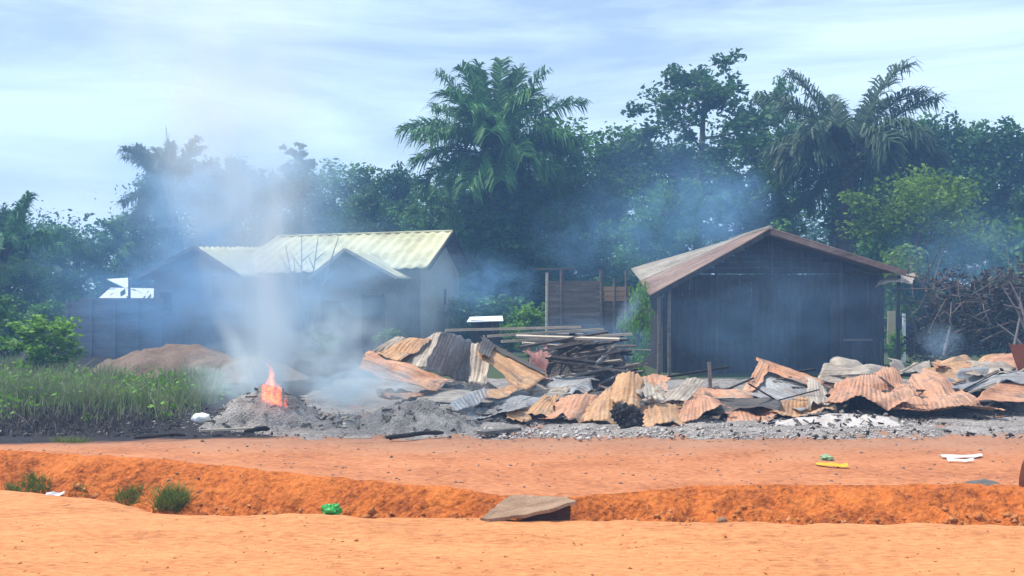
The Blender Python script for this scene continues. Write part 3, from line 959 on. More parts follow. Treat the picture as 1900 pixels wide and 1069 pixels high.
# ------------------------------------------------------------------ charred lump (a scorched fruit bunch), small litter
def lump():
    t = thing('charred_bunch', 'black charred knobbly lump standing in front of the arched tan sheets', 'charred lump', (*P(1166, 800, 17.4)[:2], 0.03))
    for k, (c, r, sq) in enumerate(((P(1170, 781, 17.4), .185, 1.12), (P(1156, 768, 17.45), .165, .85))):
        b = MB()
        n = 46
        core = []
        for i in range(n):
            zz = 1 - 2 * (i + .5) / n
            a = i * 2.39996
            rr = math.sqrt(1 - zz * zz)
            d = np.array((rr * math.cos(a), rr * math.sin(a), zz))
            p = np.array(c) + d * r * np.array((1, 1, sq))
            s = r * R.uniform(.17, .40)
            vs_ = [p + d * s]
            t1 = np.cross(d, (0.3, 0.2, 1))
            t1 /= np.linalg.norm(t1)
            t2 = np.cross(d, t1)
            for q in range(5):
                an = q * 1.2566
                vs_.append(p + (t1 * math.cos(an) + t2 * math.sin(an)) * s - d * s * .2)
            for q in range(5):
                an = q * 1.2566 + .4
                vs_.append(p + (t1 * math.cos(an) + t2 * math.sin(an)) * s * .7 - d * s * 1.2)
            fs = []
            for q in range(5):
                fs.append((0, 1 + q, 1 + (q + 1) % 5))
                fs.append((1 + q, 6 + q, 6 + (q + 1) % 5, 1 + (q + 1) % 5))
            b.add(vs_, fs)
        # inner core
        for i in range(9):
            pass
        b.build('knobbly_bunch', M['char'], t)
        cb = MB()
        n1, n2 = 8, 12
        vs_, fs = [], []
        for i in range(n1 + 1):
            for j in range(n2):
                th, ph = math.pi * i / n1, 2 * math.pi * j / n2
                vs_.append(np.array(c) + r * .96 * np.array((math.sin(th) * math.cos(ph), math.sin(th) * math.sin(ph), math.cos(th) * sq)))
        for i in range(n1):
            for j in range(n2):
                fs.append((i * n2 + j, (i + 1) * n2 + j, (i + 1) * n2 + (j + 1) % n2, i * n2 + (j + 1) % n2))
        cb.add(vs_, fs)
        cb.build('core', M['char'], t, smooth=True)


lump()


def blob(name, label, cat, c, size, m, seed, rough=.3, res=14, flat=True):
    V, Fc = [], []
    n1, n2 = res, res * 2
    for i in range(n1 + 1):
        for j in range(n2):
            th, ph = math.pi * i / n1, 2 * math.pi * j / n2
            d = np.array((math.sin(th) * math.cos(ph), math.sin(th) * math.sin(ph), math.cos(th)))
            k = 1 + rough * mn.fractal(tuple(d * 1.6 + seed), .8, 2.1, 4)
            k += rough * .6 * abs(mn.noise(tuple(d * 3.0 + seed * 2)))
            V.append(np.array(c) + d * k * np.array(size))
    for i in range(n1):
        for j in range(n2):
            Fc.append((i * n2 + j, (i + 1) * n2 + j, (i + 1) * n2 + (j + 1) % n2, i * n2 + (j + 1) % n2))
    o = mk(name, V, Fc, m, smooth=not flat)
    return tag(o, label, cat)


def gpt(px, py, dz=0.0):
    D = EYE * F / (py - HY)
    X = GX(px, D)
    return np.array((X, D, ground_h(X, D) + dz))


blob('plastic_bag', 'bright green crumpled plastic bag at the foot of the ditch bank', 'plastic bag', P(615, 947, 10.45), (.085, .07, .055), M['green'], 2.2, .5)
blob('stone', 'dark grey flattish stone on the yard edge near the right frame', 'stone', P(1822, 903, 12.15), (.20, .14, .07), M['stone'], 5.1, .2, flat=False)
blob('stone', 'small dark pebble left of the flattish grey stone', 'stone', P(1752, 907, 12.1), (.035, .03, .02), M['stone'], 8.1, .2)
blob('stone', 'small pale stone in the ditch below the bank middle', 'stone', P(1340, 966, 10.35), (.045, .04, .03), M['slabtop'], 9.1, .2)
blob('sack', 'whitish burnt sack lying left of the burning heap', 'sack', P(374, 776, 18.2), (.15, .12, .085), M['white'], 3.3, .25, flat=False)
blob('plastic_bag', 'faded green plastic scrap on the yard above the yellow strip', 'plastic bag', gpt(1534, 853, .03), (.075, .09, .035), M['paleGreen'], 6.1, .5)


def strip(name, label, cat, pts, wdt, m, z=.02, thick=.006):
    """crumpled flat strip on the ground along pixel points"""
    b = MB()
    q = [gpt(px, py, z + .015 * R.random()) for px, py in pts]
    for i in range(len(q) - 1):
        pass
    V, Fc = [], []
    for i, p in enumerate(q):
        ww = wdt * (0.55 + .6 * R.random())
        V += [p + (0, -ww / 2, .0), p + (0, 0, .035 * R.random() + .01), p + (0, ww / 2, .0)]
    for i in range(len(q) - 1):
        for k in range(2):
            Fc.append((i * 3 + k, (i + 1) * 3 + k, (i + 1) * 3 + k + 1, i * 3 + k + 1))
    o = mk(name, V, Fc, m)
    md = o.modifiers.new('thickness', 'SOLIDIFY')
    md.thickness = thick
    return tag(o, label, cat)


strip('plastic_strip', 'yellow plastic strip lying on the yard', 'plastic strip', [(1513, 866), (1525, 868), (1545, 871), (1560, 872), (1572, 873)], .14, M['yellow'])
strip('paper_scrap', 'white torn paper on the yard, upper of two at the right', 'paper', [(1745, 853), (1765, 854), (1785, 854), (1805, 852), (1820, 849)], .13, M['white'])
strip('paper_scrap', 'white paper strip just in front of the torn white paper', 'paper', [(1757, 860), (1775, 861), (1790, 862), (1806, 861)], .07, M['white'])
strip('paper_scrap', 'pinkish white paper on the road edge at the left', 'paper', [(86, 946), (100, 945), (112, 944), (120, 943)], .06, M['white'], z=.10)


# tilted slab over the ditch
def slab_board():
    A = P(888, 963, 10.05)
    B = P(1066, 931, 10.15)
    Cc = P(1050, 922, 10.9)
    Dd = P(946, 918, 11.15)
    t = thing('broken_slab', 'weathered slab tilted over the ditch with shade painted dark on its right side', 'slab', (*((A + Cc) / 2)[:2], A[2]))
    # flat left portion then rising right portion
    M1 = P(968, 958, 10.02)
    n = 28
    V, Fc = [], []
    for i in range(n + 1):
        u = i / n
        f = A * (1 - u) + B * u + np.array((0, 0, -.03 * math.sin(math.pi * u)))
        bk = Dd * (1 - u) + Cc * u
        for j in range(n + 1):
            v = j / n
            p = f * (1 - v) + bk * v
            p = p + (bk - f) * (.07 * mn.noise((u * 7, 1.5, 2)) * (1 - v) ** 4) + (B - A) * (.05 * mn.noise((v * 6, 7.5, 2)) * abs(2 * u - 1) ** 4)
            p = p + np.array((0.02 * mn.noise((u * 5, v * 5, 0)), .03 * mn.noise((u * 4, v * 7, 3)) * (j in (0, n)), .012 * mn.noise((u * 6, v * 6, 8))))
            V.append(p)
    for i in range(n):
        for j in range(n):
            a = i * (n + 1) + j
            Fc.append((a, a + n + 1, a + n + 2, a + 1))
    o = mk('slab_top', V, Fc, M['slabtop'], t)
    md = o.modifiers.new('thickness', 'SOLIDIFY')
    md.thickness = .03
    # panels below the raised edge, coloured dark for the shade under the slab
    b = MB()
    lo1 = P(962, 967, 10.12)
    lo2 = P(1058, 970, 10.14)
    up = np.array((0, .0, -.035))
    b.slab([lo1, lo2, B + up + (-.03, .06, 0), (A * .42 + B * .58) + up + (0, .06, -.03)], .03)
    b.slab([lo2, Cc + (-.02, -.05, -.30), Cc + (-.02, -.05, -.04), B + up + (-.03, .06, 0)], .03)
    b.build('shade_panel', M['slabshade'], t)


slab_board()

# post at the right frame edge, brown board behind the sheets
b = MB()
b.tube([P(1908, 912, 12.0), P(1908, 890, 12.0), P(1911, 865, 12.0), P(1915, 846, 12.05)], [.10, .095, .085, .06], 10)
tag(b.build('post', M['brownboard']), 'dark brown wooden post cut by the right frame edge', 'post')
b = MB()
b.slab([P(1893, 694, 20.9), P(1960, 700, 20.9), P(1955, 632, 21.2), P(1874, 640, 21.2)], .04)
tag(b.build('board', M['brownboard']), 'red brown board standing at the right end of the sheets', 'board')


# ------------------------------------------------------------------ fire
def fire():
    m, t = newmat('flame_gas')
    n = t.nodes.new
    l = t.links.new
    o = n('ShaderNodeOutputMaterial')
    pv = n('ShaderNodeVolumePrincipled')
    pv.inputs['Density'].default_value = 0.0
    pv.inputs['Emission Color'].default_value = (1.0, 0.12, 0.015, 1)
    c = n('ShaderNodeTexCoord')
    nz_ = n('ShaderNodeTexNoise')
    nz_.inputs['Scale'].default_value = 11
    nz_.inputs['Detail'].default_value = 3
    mr = n('ShaderNodeMapRange')
    mr.inputs['From Min'].default_value = .40
    mr.inputs['From Max'].default_value = .62
    mr.inputs['To Min'].default_value = 0.2
    mr.inputs['To Max'].default_value = 14.0
    l(c.outputs['Object'], nz_.inputs['Vector'])
    l(nz_.outputs['Fac'], mr.inputs['Value'])
    l(mr.outputs['Result'], pv.inputs['Emission Strength'])
    l(pv.outputs['Volume'], o.inputs['Volume'])
    base = P(508, 756, 17.5)
    th = thing('fire', 'orange open flame burning on the dark ash heap', 'fire', base)
    # (base px,py -> tip px,py, radius m, depth)
    for bx, by, tx, ty, r in ((495, 745, 490, 700, .03), (503, 742, 508, 660, .028), (516, 752, 524, 694, .032), (506, 750, 495, 676, .03), (521, 756, 517, 720, .03), (487, 744, 481, 722, .028), (529, 758, 536, 738, .03), (500, 748, 499, 668, .10), (492, 742, 494, 692, .075), (508, 750, 508, 686, .085), (519, 755, 512, 700, .075),
                              (525, 757, 530, 728, .05), (489, 746, 486, 715, .05), (512, 756, 520, 712, .07), (501, 735, 503, 655, .05)):
        D = 17.45 + R.uniform(-.15, .15)
        a, e = P(bx, by, D), P(tx, ty, D)
        pts, rad = [], []
        for i in range(11):
            u = i / 10
            p = a * (1 - u) + e * u
            p = p + np.array((.06 * math.sin(u * 7 + bx) * u, .04 * math.sin(u * 4 + by) * u, 0))
            pts.append(p)
            rad.append(max(.004, r * .92 * (math.sin(math.pi * (0.28 + .72 * u)) ** 1.1) * (1 + .35 * mn.noise((u * 6, bx, ty))) * (1 - .45 * u)))
        b = MB().tube(pts, rad, 10)
        b.build('flame', m, th, smooth=True)


fire()


# ------------------------------------------------------------------ left house
def roof_plane(name, q, m, parent, pitch=0.22, amp=.018, thick=.02):
    """corrugated roof plane; q = eave a, eave b, ridge b, ridge a; ridges run eave->ridge"""
    a, b_, c, d = [np.array(x, dtype=float) for x in q]
    nrm = np.cross(b_ - a, d - a)
    nrm /= np.linalg.norm(nrm)
    ln = np.linalg.norm(b_ - a)
    nu = int(ln / pitch * 6)
    nv = 8
    V = []
    for i in range(nu + 1):
        u = i / nu
        for j in range(nv + 1):
            v = j / nv
            p = (a * (1 - u) + b_ * u) * (1 - v) + (d * (1 - u) + c * u) * v
            lift = .02 * mn.noise((u * ln * 1.1, v * 2, ln)) + .015 * mn.noise((u * ln * 3, v * 3, ln))
            V.append(p + nrm * (amp * math.sin(2 * math.pi * u * ln / pitch) + lift))
    idx = np.arange((nu + 1) * (nv + 1)).reshape(nu + 1, nv + 1)
    Fc = np.stack([idx[:-1, :-1], idx[1:, :-1], idx[1:, 1:], idx[:-1, 1:]], -1).reshape(-1, 4)
    o = mk(name, V, Fc, m, parent, smooth=True)
    md = o.modifiers.new('thickness', 'SOLIDIFY')
    md.thickness = thick
    md.offset = -1
    return o


def left_house():
    th = math.radians(11)
    u = np.array((math.cos(th), -math.sin(th), 0))
    v = np.array((math.sin(th), math.cos(th), 0))
    O = np.array((GX(778, 46.5), 46.5, 0.0))
    z = np.array((0, 0, 1.0))

    def pt(a, b, c):
        return O + u * a + v * b + z * c
    t = thing('plastered_house', 'long grey house with pale yellow metal roof and two front gables', 'house', pt(-6, 3, 0))
    # walls of the main block (local a: -7.4..0, b: 0..7.2)
    W, H = 7.2, 3.45
    RZ = 5.15

    def wall(q, m, name='wall'):
        MB().slab(q, .18).build(name, m, t)
    wall([pt(-8.6, 0, 0), pt(0, 0, 0), pt(0, 0, H), pt(-8.6, 0, H)], M['plaster'])
    wall([pt(0, .002, 0), pt(0, W, 0), pt(0, W, H), pt(0, W / 2, RZ - .08), pt(0, .002, H)], M['plasterend'])
    wall([pt(0, W, 0), pt(-13, W, 0), pt(-13, W, H), pt(0, W, H)], M['plaster'])
    # gable window and sill line
    wf = MB().box(pt(.012, 4.3, 2.35), (.05, .32, .75), rz=-th).build('window', M['wooddoor'], t)
    MB().box(pt(.03, 4.3, 1.93), (.10, .5, .06), rz=-th).build('sill', M['plasterend'], wf)
    MB().bar(pt(.03, 3.1, 1.75), pt(.03, 6.2, 1.75), .05, .08).build('ledge', M['woodpale'], t)
    ev = 3.55
    # main roof front and back
    roof_plane('roof', [pt(-8.6, -.55, ev - .25), pt(.5, -.55, ev), pt(.55, W / 2, 5.32), pt(-8.0, W / 2, 5.18)], M['roofyellow'], t, pitch=.5, amp=.03)
    roof_plane('roof', [pt(.5, W + .5, ev + .25), pt(-8.6, W + .5, ev), pt(-8.0, W / 2, 5.17), pt(.55, W / 2, 5.31)], M['roofbrown'], t)
    MB().tube([pt(.55, W / 2, 5.34), pt(-8.0, W / 2, 5.2)], .05, 6).build('ridge_cap', M['roofyellow'], t)
    # barge board on the right gable
    MB().bar(pt(.56, -.5, ev - .06), pt(.58, W / 2, 5.24), .04, .16).build('barge_board', M['wood'], t)
    MB().bar(pt(.56, W + .5, ev + .18), pt(.58, W / 2, 5.24), .04, .22).build('barge_board', M['wood'], t)
    # left wing: gable towards the road
    A = P(360, 458, 45.4)
    Lf, Rt = P(252, 517, 45.6), P(447, 514, 45.2)
    back = v * 8.5
    roof_plane('roof', [Rt, Rt + back + z * .12, A + back + z * .42, A], M['roofyellow'], t, pitch=.5, amp=.03)
    roof_plane('roof', [Lf + back, Lf, A, A + back + z * .42], M['roofgrey'], t, pitch=.4, amp=.02)
    f = v * .9
    wl, wr = lerp(Lf, A, .12) + f, lerp(Rt, A, .16) + f
    zl, zr = wl * (1, 1, 0), wr * (1, 1, 0)
    wall([zl, zr, wr - z * .05, A + f - z * .07, wl - z * .05], M['plaster'])
    wall([zr, zr + v * 7, wr + v * 7 - z * .05, wr - z * .05], M['plaster'])
    wall([zl + v * 7.5, zl, wl - z * .05, wl + v * 7.5 - z * .05], M['plaster'])
    MB().bar(Lf - v * .02, A - v * .02, .03, .14).build('barge_board', M['woodgrey'], t)
    MB().bar(Rt - v * .02, A - v * .02, .03, .14).build('barge_board', M['woodgrey'], t)
    # wing openings
    for px, py, w_, h_, nm in ((405, 533, .42, .95, 'window'), (300, 560, .5, .8, 'window')):
        c = P(px, py, 46.0) + v * .0
        s = (c - zl) @ u
        c2 = zl + u * s + z * c[2] - v * .02
        fr = MB().box(c2, (w_, .08, h_), rz=-th).build(nm, M['wooddoor'], t)
        MB().box(c2 + (0, -.06, -h_ / 2 - .03), (w_ + .2, .12, .06), rz=-th).build('sill', M['plaster'], fr)
    # cross gable
    A2, L2, R2 = P(640, 463, 44.3), P(572, 517, 44.5), P(737, 516, 44.1)
    roof_plane('roof', [R2, R2 + v * 3.2 + z * .05, A2 + v * 4.2, A2], M['roofyellow'], t, pitch=.5, amp=.03)
    roof_plane('roof', [L2 + v * 3.2, L2, A2, A2 + v * 4.2], M['roofyellow'], t, pitch=.5, amp=.03)
    f2 = v * .5
    wl, wr = lerp(L2, A2, .10) + f2, lerp(R2, A2, .10) + f2
    zl2, zr2 = wl * (1, 1, 0), wr * (1, 1, 0)
    wall([zl2, zr2, wr - z * .05, A2 + f2 - z * .07, wl - z * .05], M['plaster'])
    wall([zr2, zr2 + v * 2.2, wr + v * 2.2 - z * .05, wr - z * .05], M['plaster'])
    wall([zl2 + v * 2.2, zl2, wl - z * .05, wl + v * 2.2 - z * .05], M['plaster'])
    MB().bar(L2 - v * .02, A2 - v * .02, .03, .13).build('barge_board', M['woodpale'], t)
    MB().bar(R2 - v * .02, A2 - v * .02, .03, .13).build('barge_board', M['woodpale'], t)

    def onwall(px, zz):
        # point on the cross gable front wall at pixel column px
        k = (px - 950) / F
        # zl2 + u*s : x/y = k
        s = (k * zl2[1] - zl2[0]) / (u[0] - k * u[1])
        return zl2 + u * s + z * zz
    d = MB().box(onwall(693, 1.2) - v * .02, (.95, .08, 2.35), rz=-th).build('door', M['wooddoor'], t)
    MB().box(onwall(676, 1.2) - v * .05, (.09, .12, 2.45), rz=-th).build('door_frame', M['wood'], d)
    MB().box(onwall(711, 1.2) - v * .05, (.09, .12, 2.45), rz=-th).build('door_frame', M['wood'], d)
    wn = MB().box(onwall(615, 1.7) - v * .02, (.8, .08, .9), rz=-th).build('window', M['wooddoor'], t)
    MB().box(onwall(615, 1.2) - v * .06, (1.0, .14, .07), rz=-th).build('sill', M['plaster'], wn)
    # main wall opening right of the cross gable
    MB().box(pt(-.75, -.03, 1.75), (.6, .08, .8), rz=-th).build('window', M['wooddoor'], t)


left_house()


def right_house():
    t = thing('plank_house', 'dark sooty plank house with low gable and brown metal roof, smoke around it', 'house', (GX(1430, 33), 33.5, 0))
    A = P(1430, 424, 30.6)
    E1 = P(1206, 549, 30.4)
    E2 = P(1171, 499, 36.5)
    RB = P(1355, 446, 37.2)
    RE = P(1682, 502, 30.6)
    REb = np.array((RE[0] + .2, 37, RE[2] - .05))
    mid_r = lerp(A, RB, .48)
    mid_e = lerp(E1, E2, .50)
    dz = np.array((0, 0, .05))
    # front course (brown) and back course (grey), overlapping
    roof_plane('roof', [mid_e, E1, A, mid_r], M['roofbrown'], t, pitch=.2, amp=.02)
    roof_plane('roof', [E2, lerp(E1, E2, .46) + dz, lerp(A, RB, .44) + dz, RB], M['roofgrey'], t, pitch=.2, amp=.02)
    roof_plane('roof', [RE, REb, RB, A], M['roofbrown'], t, pitch=.2, amp=.02)
    # ridge cap
    MB().tube([A + (0, -.02, .03), RB + (0, 0, .03)], .06, 6).build('ridge_cap', M['roofgrey'], t)
    # rafters / barge boards
    MB().bar(E1 + (0, .03, -.09), A + (0, .03, -.09), .05, .12).build('barge_board', M['wood'], t)
    MB().bar(RE + (0, .03, -.09), A + (0, .03, -.09), .05, .14).build('barge_board', M['roofbrown'], t)
    # front wall of vertical planks, individually stepped, one mesh
    yw = 32.0
    x0, x1 = GX(1232, yw), GX(1640, yw)
    ax = GX(1430, 30.6)

    def roofz(x):
        if x < ax:
            return lerp(A, E1, (ax - x) / (ax - E1[0]))[2] - .12
        return lerp(A, RE, (x - ax) / (RE[0] - ax))[2] - .12
    b = MB()
    x = x0
    door0, door1 = GX(1484, yw), GX(1540, yw)
    wdt = .17
    while x < x1 - .01:
        xe = min(x + wdt * R.uniform(.8, 1.2), x1)
        top = min(roofz(x), roofz(xe), 2.86)
        zb = 0.0
        if door0 < (x + xe) / 2 < door1:
            zb = 2.12
        yy = yw + R.uniform(-.012, .012)
        b.box(((x + xe) / 2, yy, (zb + top) / 2), (xe - x - .008, .03, top - zb))
        x = xe
    b.build('wall', M['wood'], t)
    # gable boarding (horizontal boards above the tie beam)
    b = MB()
    zz = 2.90
    while zz < A[2] - .35:
        h_ = .17

        def xl(zv):
            return ax - (A[2] - .14 - zv) / (A[2] - E1[2]) * (ax - E1[0])

        def xr_(zv):
            return ax + (A[2] - .14 - zv) / (A[2] - RE[2]) * (RE[0] - ax)
        a0, a1 = max(xl(zz + h_), x0), min(xr_(zz + h_), x1)
        b.box(((a0 + a1) / 2, yw + .02 + R.uniform(-.01, .01), zz + h_ / 2), (a1 - a0, .03, h_ - .008))
        zz += h_
    b.build('gable_boards', M['wood'], t)
    MB().box(((x0 + x1) / 2 + .1, yw - .09, 2.80), (x1 - x0 - .9, .08, .13)).build('tie_beam', M['wood'], t)
    # side and back walls
    MB().box((x0 - .0, yw + 2.55, 1.1), (.04, 5.0, 2.2)).build('wall', M['wood'], t)
    MB().box((x1, yw + 2.55, 1.25), (.04, 5.0, 2.5)).build('wall', M['wood'], t)
    MB().box(((x0 + x1) / 2, yw + 5.06, 1.1), (x1 - x0, .04, 2.2)).build('wall', M['wood'], t)
    # door set back
    d = MB().box(((door0 + door1) / 2, yw + .10, 1.06), (door1 - door0, .04, 2.12)).build('door', M['wooddoor'], t)
    for xx in (door0 - .03, door1 + .03):
        MB().box((xx, yw - .04, 1.08), (.07, .06, 2.16)).build('door_frame', M['wood'], d)
    MB().box(((door0 + door1) / 2, yw - .04, 2.19), (door1 - door0 + .16, .06, .07)).build('door_frame', M['wood'], d)
    # shuttered window
    wx = GX(1368, yw)
    s = MB().box((wx, yw - .03, 1.45), (.85, .05, 1.0)).build('shutter', M['wooddoor'], t)
    MB().box((wx - .45, yw - .045, 1.45), (.06, .06, 1.1)).build('frame', M['wood'], s)
    MB().box((wx + .45, yw - .045, 1.45), (.06, .06, 1.1)).build('frame', M['wood'], s)
    # nailed battens across the front, a second window
    for zz_, xa_, xb_ in ((.55, x0 + .1, door0 - .2), (1.95, x0 + .1, wx - .6)):
        MB().box(((xa_ + xb_) / 2, yw - .045, zz_), (xb_ - xa_, .04, .10)).build('batten', M['wood'], t)
    w2 = GX(1590, yw)
    s2 = MB().box((w2, yw - .03, 1.45), (.7, .05, .9)).build('shutter', M['wooddoor'], t)
    MB().box((w2, yw - .06, .97), (.86, .08, .06)).build('frame', M['woodgrey'], s2)
    # porch posts
    for px, y_ in ((1222, 30.75), (1242, 30.9), (1330, 31.2), (1432, 31.3), (1560, 31.3), (1634, 31.3), (1668, 31.0)):
        xx = GX(px, y_)
        zt = roofz(xx) - .02
        MB().tube([(xx, y_, 0), (xx + R.uniform(-.03, .03), y_, zt / 2), (xx, y_, zt)], [.055, .05, .05], 7).build('post', M['woodgrey'] if px < 1300 else M['wood'], t)
    # bent loose sheet at the right eave
    o = sheet('eave_sheet', None, [(1632, 527, 30.8), (1690, 524, 30.7), (1694, 506, 31.6), (1655, 508, 31.6)], M['pale'], along='v', warp=.08)
    del o['category']
    b0 = np.array(o.location)
    o.parent = t
    o.location = tuple(b0 - np.array(t.location))


right_house()


# small plank shack, ruined, behind the pile
def shack():
    D = 38.0
    t = thing('plank_shack', 'small roofless grey plank shack between palm and dark house', 'shack', (GX(1080, D), D + 1, 0))
    x0, x1 = GX(1018, D), GX(1119, D)
    b = MB()
    zz = 0.05
    while zz < 2.78:
        b.box(((x0 + x1) / 2 + R.uniform(-.03, .03), D + R.uniform(-.015, .015), zz + .09), (x1 - x0 + R.uniform(-.05, .05), .03, .172))
        zz += .185
    b.build('wall', M['woodgrey'], t)
    xa, xb = x1 + .02, GX(1168, D)
    b = MB()
    zz = 0.05
    while zz < 2.05:
        b.box(((xa + xb) / 2, D + .1 + R.uniform(-.015, .015), zz + .09), (xb - xa, .03, .172))
        zz += .185
    b.build('wall', M['woodgrey'], t)
    b = MB()
    for k in range(3):
        b.box(((xa + xb) / 2 + R.uniform(-.03, .03), D + .05, 2.20 + k * .17), (xb - xa, .04, .15))
    b.build('plank_panel', M['woodorange'], t)
    MB().box((x1, D + 1.6, 1.3), (.04, 3.0, 2.6)).build('wall', M['woodgrey'], t)
    MB().box((x0, D + 1.6, 1.35), (.04, 3.0, 2.7)).build('wall', M['woodgrey'], t)
    MB().box(((x0 + xb) / 2, D + 3.1, 1.2), (xb - x0, .04, 2.4)).build('wall', M['woodgrey'], t)
    for px, zt in ((1014, 3.1), (1041, 3.25), (1117, 3.2), (1139, 2.9), (1161, 3.2)):
        xx = GX(px, D)
        MB().tube([(xx, D - .07, 0), (xx + R.uniform(-.05, .05), D - .07, zt)], .05, 6).build('post', M['woodpale'] if px == 1014 else M['woodgrey'], t)
    MB().bar((x0 - .5, D - .1, 3.22), (x0 + .9, D - .1, 3.24), .05, .05).build('rail', M['woodgrey'], t)


shack()

# low coop with pale sheet
D = 39.0
t = thing('low_coop', 'low dark coop with a pale flat roof sheet under the palm', 'coop', (GX(900, D), D, 0))
MB().box((GX(900, D), D + .5, .72), (1.0, .9, 1.44)).build('body', M['wood'], t)
MB().slab([P(866, 597, D - .1), P(934, 595, D - .1), P(932, 586, D + 1.0), P(872, 588, D + 1.0)], .03).build('roof', M['roofwhite'], t)

# low wall left of the house
D = 42.0
t = thing('board_wall', 'low grey wall of horizontal boards left of the yellow roofed house', 'wall', (GX(205, D), D, 0))
b = MB()
xl, xr2 = GX(122, D), GX(305, D)
zz = 0
while zz < 2.2:
    a0 = xl + (0.5 if zz > 2.05 else 0)
    b.box(((a0 + xr2) / 2, D + R.uniform(-.03, .03), zz + .075), (xr2 - a0, .05, .14), ry=R.uniform(-.006, .006))
    zz += .15
b.build('boards', M['wall_low'], t)
for k in range(5):
    xx = xl + .1 + (xr2 - xl - .2) * k / 4
    MB().box((xx, D - .09, 1.1), (.1, .1, 2.2)).build('post', M['wall_low'], t)
b = MB()
b.box((xl, D + 2, 1.0), (.06, 4, 2.0))
b.build('boards', M['wall_low'], t)

# white roofed sheds far left
D = 60.0
t = thing('white_roof_shed', 'small shed with bright white roof sheets behind the board wall', 'shed', (GX(235, D), D, 0))
MB().slab([P(180, 556, D), P(284, 555, D), P(288, 535, D + 3), P(205, 534, D + 3)], .04).build('roof', M['roofwhite'], t)
MB().slab([P(232, 534, D + 2.9), P(240, 532, D + 2.9), P(243, 515, D + 5), P(198, 518, D + 5)], .04).build('roof', M['roofwhite'], t)
MB().box((GX(235, D), D + 2.2, 1.1), (2.9, 3.0, 2.2)).build('wall', M['plaster'], t)
b = MB().tube([(GX(240, 58), 58, 0), (GX(240, 58), 58, 3.6)], .07, 6)
tag(b.build('pole', M['wood']), 'dark thin pole standing before the white roofed shed', 'pole')

# far right shed
D = 48
t = thing('white_roof_shed', 'far shed with a patchy white roof behind the brush pile', 'shed', (GX(1785, D), D, 0))
MB().slab([P(1742, 508, D), P(1782, 500, D), P(1786, 488, D + 2), P(1746, 495, D + 2)], .04).build('roof', M['roofwhite'], t)
MB().slab([P(1786, 500, D), P(1828, 492, D), P(1830, 483, D + 2), P(1789, 488, D + 2)], .04).build('roof', M['roofwhite'], t)
MB().slab([P(1640, 525, D), P(1700, 519, D), P(1704, 512, D + 2), P(1650, 514, D + 2)], .04).build('roof', M['roofgrey'], t)
MB().box((GX(1740, D + 1), D + 1.2, 1.4), (3.6, 1.8, 2.8)).build('wall', M['plaster'], t)
b = MB().slab([P(1646, 640, 38), P(1661, 640, 38), P(1662, 577, 38), P(1648, 577, 38)], .05)
tag(b.build('board', M['cloth']), 'sunlit tan board standing right of the dark plank house', 'board')
b = MB().tube([P(1677, 672, 38), P(1677, 582, 38)], .06, 7)
tag(b.build('post', M['white']), 'short whitish post beside the sunlit tan board', 'post')

# earth mound behind the grass
heap('earth_mound', 'brown earth mound behind the tall grass', 'earth mound', GX(325, 30), 30, 2.8, 2.0, .92, M['mound'], seed=21, rough=.15, res=.05, p=1.5)
heap('earth_mound', 'lower brown earth mound trailing right into the smoke', 'earth mound', GX(450, 29.5), 29.5, 1.9, 1.5, .62, M['mound'], seed=22, rough=.15, res=.05, p=1.5)


# ------------------------------------------------------------------ vegetation
def leaf_quads(C, s, up=0.35, aspect=0.6, gen=None):
    """leaf rhombi at centres C (n,3) with sizes s (n,) -> V, F, tone"""
    g = gen or rng
    n = len(C)
    d = g.normal(0, 1, (n, 3))
    d[:, 2] *= .55
    d /= np.linalg.norm(d, axis=1)[:, None]
    nr = g.normal(0, 1, (n, 3))
    nr[:, 2] = np.abs(nr[:, 2]) + up
    side = np.cross(d, nr)
    side /= np.linalg.norm(side, axis=1)[:, None] + 1e-9
    s = s[:, None]
    V = np.stack([C - d * s, C + side * s * aspect - d * s * .1, C + d * s, C - side * s * aspect - d * s * .1], 1).reshape(-1, 3)
    Fc = np.arange(n * 4).reshape(n, 4)
    tone = np.repeat(g.random(n), 4)
    return V, Fc, tone


